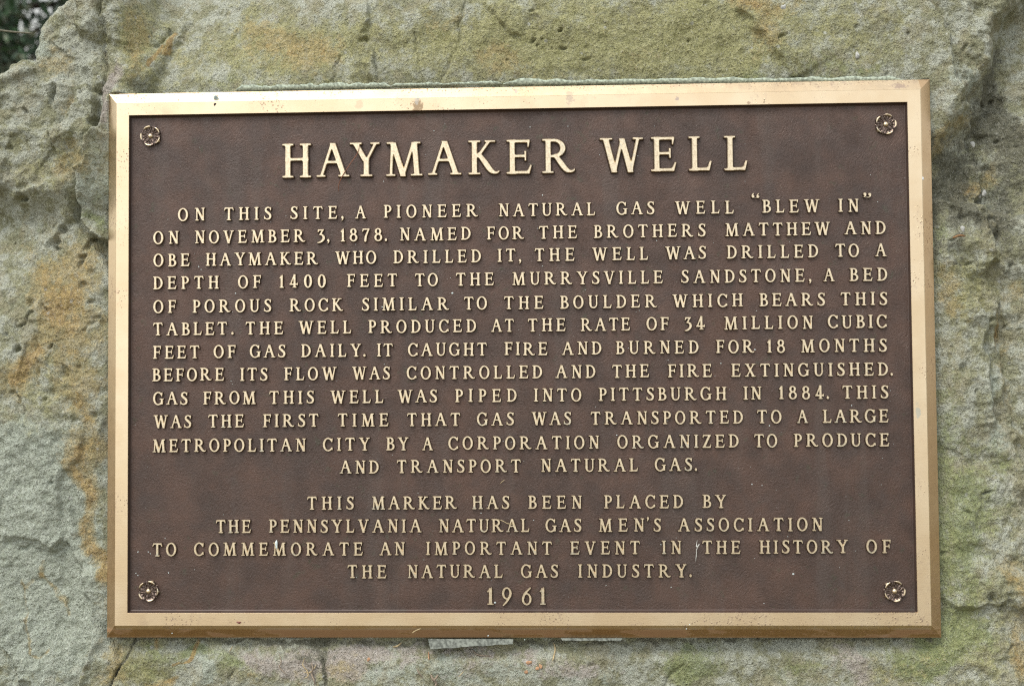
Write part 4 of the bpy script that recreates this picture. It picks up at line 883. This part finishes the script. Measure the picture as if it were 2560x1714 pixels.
# mortar squeezed out along the top edge: a broken pale green bead
def bead(name, u0, v0, u1, v1, hgt, dep, mat, seed, hf=None):
    n, m = 260, 7; V_, F_ = [], []
    for i in range(n + 1):
        t = i / n; u = u0 + (u1 - u0) * t; v = v0 + (v1 - v0) * t; X_, Z_ = ray(u, v, -.001)
        hh_ = hgt * (0.85 + 0.45 * float(pnoise(np.array([t * 17.0]), np.array([seed * 3.3]), seed)[0]) + 0.35 * float(pnoise(np.array([t * 70.0]), np.array([seed * 1.3]), seed)[0]) * .4)
        hh_ = max(hh_, 0.0004) * (hf(t) if hf else 1) * min(1, t * 25 + .05, (1 - t) * 25 + .05)
        for j in range(m + 1):
            a = j / m * math.pi * .62
            V_.append((X_, .004 - dep * math.sin(a) * (1 + .05 * math.sin(i * .9 + j * 1.7)) if j else .004 - dep * .1, Z_ - .0012 + (hh_ + .0012) * (1 - math.cos(a)) / (1 - math.cos(math.pi * .62)) + ZC))
    for i in range(n):
        for j in range(m): a = i * (m + 1) + j; F_.append((a, a + 1, a + m + 2, a + m + 1))
    return mesh_obj(name, V_, F_, mat)
tag(bead('mortar_bead', 590, 224, 975, 215, .0048, .0045, M_MINT, 2), 'pale green crust of mortar along the left half of the top edge', 'mortar')
tag(bead('mortar_bead', 978, 214, 1255, 208, .0028, .0045, M_MINT, 5), 'thin broken whitish crust of mortar at the middle of the top edge', 'mortar')
tag(bead('mortar_bead', 1258, 209, 2262, 200, .0052, .0045, M_MINT, 8), 'long pale green crust of mortar along the right half of the top edge', 'mortar')
# flat grey sliver poking out below the tablet
def shim(name, pts, y0, y1, mat, label, cat):
    V_, F_ = [], []; rs_ = random.Random(4); n = 24
    top = [(pts[0][0] + (pts[1][0] - pts[0][0]) * i / n, pts[0][1] + (pts[1][1] - pts[0][1]) * i / n) for i in range(n + 1)]
    bot = [(pts[3][0] + (pts[2][0] - pts[3][0]) * i / n, pts[3][1] + (pts[2][1] - pts[3][1]) * i / n + rs_.uniform(-1.1, 1.1)) for i in range(n + 1)]
    for row_, yy in ((top, y0), (bot, y0), (bot, y1), (top, y1)):
        for p in row_: X_, Z_ = ray(p[0], p[1], -yy); V_.append((X_, -yy, Z_ + ZC))
    m = n + 1
    for r in range(4):
        for i in range(n): F_.append((r * m + i, ((r + 1) % 4) * m + i, ((r + 1) % 4) * m + i + 1, r * m + i + 1))
    F_.append((0, 3 * m, 2 * m, m)); F_.append((n, m + n, 2 * m + n, 3 * m + n))
    return tag(mesh_obj(name, V_, F_, mat, smooth=False), label, cat)
shim('mortar_sliver', [(1070, 1596), (1283, 1596), (1282, 1608), (1076, 1622)], .0075, -.004, M_GREY, 'grey wedge-shaped sliver of mortar sticking out under the middle of the lower edge', 'mortar')
shim('mortar_sliver', [(1402, 1594), (1556, 1594), (1552, 1600), (1406, 1600.5)], .0040, -.004, M_GREY, 'thin grey edge of mortar just right of centre under the lower edge', 'mortar')

# dry roots, wisps and flakes caught in the stone below
def rock_pts(lst, off=.0015): return [tuple(surf(*p) + np.array([0, -off * (1 + (i % 2)), 0])) for i, p in enumerate(lst)]
def z8(px, py): return (900 + px / 3.9033) / 1.0931, (1560 + py / 3.9033) / 1.0931
def z4(px, py): return (250 + px / 3.6031) / 1.0931, (1520 + py / 3.6031) / 1.0931
tag(tube('orange_needle', rock_pts([z8(672, 240), z8(676, 285), z8(676, 340)], .003), .0007, M_ORANGE), 'short orange needle hanging below the left end of the grey sliver', 'pine needle')
rt = [([z4(1845, 440), z4(1835, 500), z4(1870, 560), z4(1880, 600), z4(1840, 625)], 'twisted pale root in the small moss tuft, leftmost of the bunch below the lower edge', .0006),
      ([z4(1905, 480), z4(1925, 530), z4(1910, 580), z4(1935, 640), z4(1940, 690)], 'dark upright root running down into the crack below the lower edge', .0009),
      ([z4(1950, 500), z4(1930, 540), z4(1880, 575), z4(1835, 560)], 'thin pale root crossing the bunch below the lower edge', .0005),
      ([z8(1890, 170), z8(1905, 230), z8(1895, 290), z8(1880, 345)], 'long pale dry root hanging under the lower edge right of the grey sliver', .0009),
      ([z8(1100, 235), z8(1140, 280), z8(1215, 300), z8(1290, 298)], 'brown crooked rootlet below the right end of the grey sliver', .0007),
      ([z8(550, 415), z8(585, 470), z8(620, 520)], 'dark thin stem near the bottom edge of the view, left of the knotted moss', .0007),
      ([z8(690, 480), z8(715, 520), z8(745, 565), z8(735, 590)], 'dark knotted scrap of dead moss on the bare stone below the tablet', .0013),
      ([z8(765, 480), z8(740, 520), z8(700, 540)], 'second dark scrap of dead moss crossing the knotted one', .0011),
      ([z4(1615, 390), z4(1640, 470), z4(1620, 520), z4(1660, 560), z4(1700, 610)], 'fine brown rootlet left of the moss tuft under the tablet', .0005),
      ([z8(410, 170), z8(370, 200), z8(320, 215)], 'pale curled bract tucked under the lower edge of the tablet', .0010),
      ([z4(1205, 325), z4(1175, 380)], 'tiny pale straw on the stone under the left part of the lower edge', .0004),
      ([z8(1015, 450), z8(965, 500)], 'tiny pale straw near the bottom edge of the view, left of centre', .0004)]
for pts, lab, r_ in rt: tag(tube('dry_root', rock_pts(pts, .002), r_, M_ROOT if 'dark' in lab or 'brown' in lab else M_STRAW), lab, 'root' if 'root' in lab else 'plant scrap', 'plant scraps caught below the tablet')
for i, (p, lab) in enumerate([(z8(1648, 368), 'largest orange flake on the pale stone below the tablet'), (z8(1762, 405), 'bright orange flake right of the largest flake'), (z8(1622, 460), 'pale orange flake lowest of the four on the stone'),
                              (z8(1730, 425), 'small dull orange flake between the others'), (z8(85, 338), 'brown red flake at the left on the stone below the tablet')]):
    c = surf(*p); tag(lump('bark_flake', (c[0], c[1] - .001, c[2]), .0030 if i == 0 else .0018, .0007, .0022 if i != 1 else .0026, M_ORANGE, 20 + i), lab, 'flake', 'orange flakes on the stone below the tablet')
c = surf(2190, 543); tag(tube('brown_twig', rock_pts([(2176, 545), (2190, 540), (2206, 541)], .003), .0013, simple('twig_brown', (0.22, 0.12, 0.05), .8)), 'short brown twig lodged in the stone right of the tablet', 'twig')
gr = random.Random(31); V_, F_ = [], []                 # pebbly grit in the shade line beneath the tablet
for _ in range(420):
    if gr.random() < .6: p = (gr.uniform(520, 1180), 1472 + abs(gr.gauss(0, 22)))
    else: p = (gr.uniform(260, 2130), 1470 + abs(gr.gauss(0, 30)))
    if p[1] > 1566: continue
    c = surf(*p); r_ = gr.uniform(.0003, .0009); base = len(V_)
    for k_ in ((1, 0, 0), (-1, 0, 0), (0, -1, 0), (0, 1, 0), (0, 0, 1), (0, 0, -1)): V_.append((c[0] + k_[0] * r_ * gr.uniform(.6, 1.4), c[1] + k_[1] * r_, c[2] + k_[2] * r_ * gr.uniform(.6, 1.4)))
    for f in ((0, 2, 4), (4, 2, 1), (1, 2, 5), (5, 2, 0), (0, 4, 3), (4, 1, 3), (1, 5, 3), (5, 0, 3)): F_.append(tuple(base + i for i in f))
tag(mesh_obj('grit', V_, F_, simple('grit', (0.36, 0.34, 0.30), .9, .5, 300)), 'loose grains of grit lying on the stone under the tablet', 'grit', kind='stuff')

# lean the stone with all it carries
for o in list(S.objects):
    if o.parent is None and o.type in ('MESH', 'EMPTY'):
        o.matrix_world = TILT @ (Matrix.Translation(o.location) @ o.rotation_euler.to_matrix().to_4x4())
NOLEAN = set(o.name for o in S.objects)

# ------------------------------------------------------------------ ground and what grows behind
k = NT('leaf_litter'); n1 = k.noise(3, 5); n2 = k.noise(60, 4)
m_ground = k.set(Base_Color=k.mix(k.ramp(n1, .4, .6), k.mix(n2, (0.09, 0.060, 0.030), (0.17, 0.11, 0.055)), k.mix(n2, (0.07, 0.07, 0.028), (0.12, 0.11, 0.045))), Roughness=.95, Normal=k.bump(n2, .02, .6))
n = 90; gxs = np.sign(np.linspace(-1, 1, n)) * np.abs(np.linspace(-1, 1, n)) ** 2.4 * 160; GXX, GYY = np.meshgrid(gxs, gxs)
gh = 0.03 * fbm(GXX, GYY, 3.0, 3, 300) + np.maximum(0, np.hypot(GXX, GYY) - 30) * .0
ii = np.arange(n * n).reshape(n, n); fq = np.stack([ii[:-1, :-1], ii[:-1, 1:], ii[1:, 1:], ii[1:, :-1]], -1).reshape(-1, 4)
tag(mesh_obj('ground', np.stack([GXX, GYY, gh], -1).reshape(-1, 3), fq.tolist(), m_ground), 'leaf strewn grassy ground round the boulder', kind='structure')

def leafy(name, base, hgt, rad, nleaf, lsize, mats, label, cat, seed, lean=0):
    r_ = np.random.RandomState(seed); root = empty(name, base); tag(root, label, cat)
    tv, tf = [], []
    def limb(p0, p1, a, b):
        p0 = np.array(p0, float); p1 = np.array(p1, float); s = len(tv); d = p1 - p0; d /= np.linalg.norm(d); u_ = np.cross(d, (.3, 1, .2)); u_ /= np.linalg.norm(u_); w_ = np.cross(d, u_)
        for p, r in ((p0, a), (p1, b)):
            for j in range(7): th = 2 * math.pi * j / 7; tv.append(tuple(p + (u_ * math.cos(th) + w_ * math.sin(th)) * r))
        for j in range(7): tf.append((s + j, s + (j + 1) % 7, s + 7 + (j + 1) % 7, s + 7 + j))
    limb((0, 0, -.1), (lean * .4, 0, hgt * .55), .07, .04); limb((lean * .4, 0, hgt * .55), (lean, 0, hgt * .98), .04, .01); tips = []
    for i in range(60):
        t = .08 + .9 * i / 60; a = r_.uniform(0, 6.28); L = rad * (1.05 - .75 * t) * r_.uniform(.6, 1.05); p0 = (lean * t, 0, hgt * t); p1 = (lean * t + L * math.cos(a), L * math.sin(a), hgt * t + L * r_.uniform(-.1, .35))
        limb(p0, p1, .014, .004); tips.append((p0, p1))
    mesh_obj('branches', tv, tf, mats[0], root)
    V_ = np.zeros((nleaf * 4, 3)); T = r_.randint(0, len(tips), nleaf); tt = r_.uniform(.15, 1.1, nleaf)[:, None]
    A = np.array([tips[i][0] for i in T]); B = np.array([tips[i][1] for i in T]); C = A + (B - A) * tt + r_.normal(0, .05, (nleaf, 3)) * (rad / .6)
    d1 = r_.normal(0, 1, (nleaf, 3)); d1[:, 2] -= .5; d1 /= np.linalg.norm(d1, axis=1)[:, None]; d2 = np.cross(d1, r_.normal(0, 1, (nleaf, 3))); d2 /= np.linalg.norm(d2, axis=1)[:, None]
    s_ = lsize * r_.uniform(.6, 1.3, (nleaf, 1))
    V_[0::4] = C; V_[1::4] = C + d1 * s_ + d2 * s_ * .28; V_[2::4] = C + d1 * s_ * 2; V_[3::4] = C + d1 * s_ - d2 * s_ * .28
    fq = np.arange(nleaf * 4).reshape(-1, 4).tolist(); mi = r_.choice([0, 0, 0, 1, 1, 2], nleaf).tolist()
    mesh_obj('foliage', V_, fq, mats[1:], root, mi=mi, smooth=False); return root
M_BARK = simple('bark', (0.07, 0.055, 0.045), .9, .4, 30)
G1 = simple('leaf_dark', (0.014, 0.040, 0.014), .55, .3, 20); G2 = simple('leaf_mid', (0.022, 0.060, 0.018), .5, .3, 20); G3 = simple('leaf_pale', (0.16, 0.18, 0.12), .6, .3, 20); G4 = simple('leaf_dead', (0.22, 0.16, 0.10), .8, .3, 20)
leafy('evergreen_shrub', (-1.45, 1.9, 0), 3.0, .80, 19000, .020, [M_BARK, G1, G2, G3], 'dark evergreen shrub seen out of focus beyond the upper left corner of the boulder', 'shrub', 5)
leafy('evergreen_shrub', (-2.5, 3.0, 0), 3.4, 1.05, 20000, .026, [M_BARK, G1, G2, G4], 'farther mixed green shrub behind the dark one at the upper left', 'shrub', 9)
leafy('evergreen_shrub', (-0.95, 3.2, 0), 3.4, .9, 9000, .028, [M_BARK, G1, G1, G2], 'tall dark shrub hidden mostly by the boulder', 'shrub', 15)
a = np.array([*ray(-40, 70, .10)]); b = np.array([*ray(84, 84, .10)])
tag(tube('bare_twig', [(a[0], .10, a[1] + ZC), ((a[0] + b[0]) / 2, .10, (a[1] + b[1]) / 2 + ZC - .001), (b[0], .10, b[1] + ZC)], .0012, simple('twig_grey', (0.13, 0.12, 0.08), .8)), 'thin bare twig crossing in front of the dark shrub at the upper left corner', 'twig')
BT = bpy.data.objects['bare_twig']; BT.matrix_world = TILT
# pebbles set in the coarse stone at the right, a few standing proud
M_PEB = simple('quartz_pebble', (0.36, 0.36, 0.33), .7, .2, 200)
for i, (px, py) in enumerate([(1979, 134 / 1), (2239, 445), (2251, 442), (2295, 443), (2202, 524), (2225, 330), (1792, 17)]):
    if i == 0: px, py = 1961, 127
    c = surf(px, py); o = lump('quartz_pebble', (c[0], c[1] + .0004, c[2]), .0028, .0016, .0036, M_PEB, 40 + i, 12, 7); o.parent = boulder
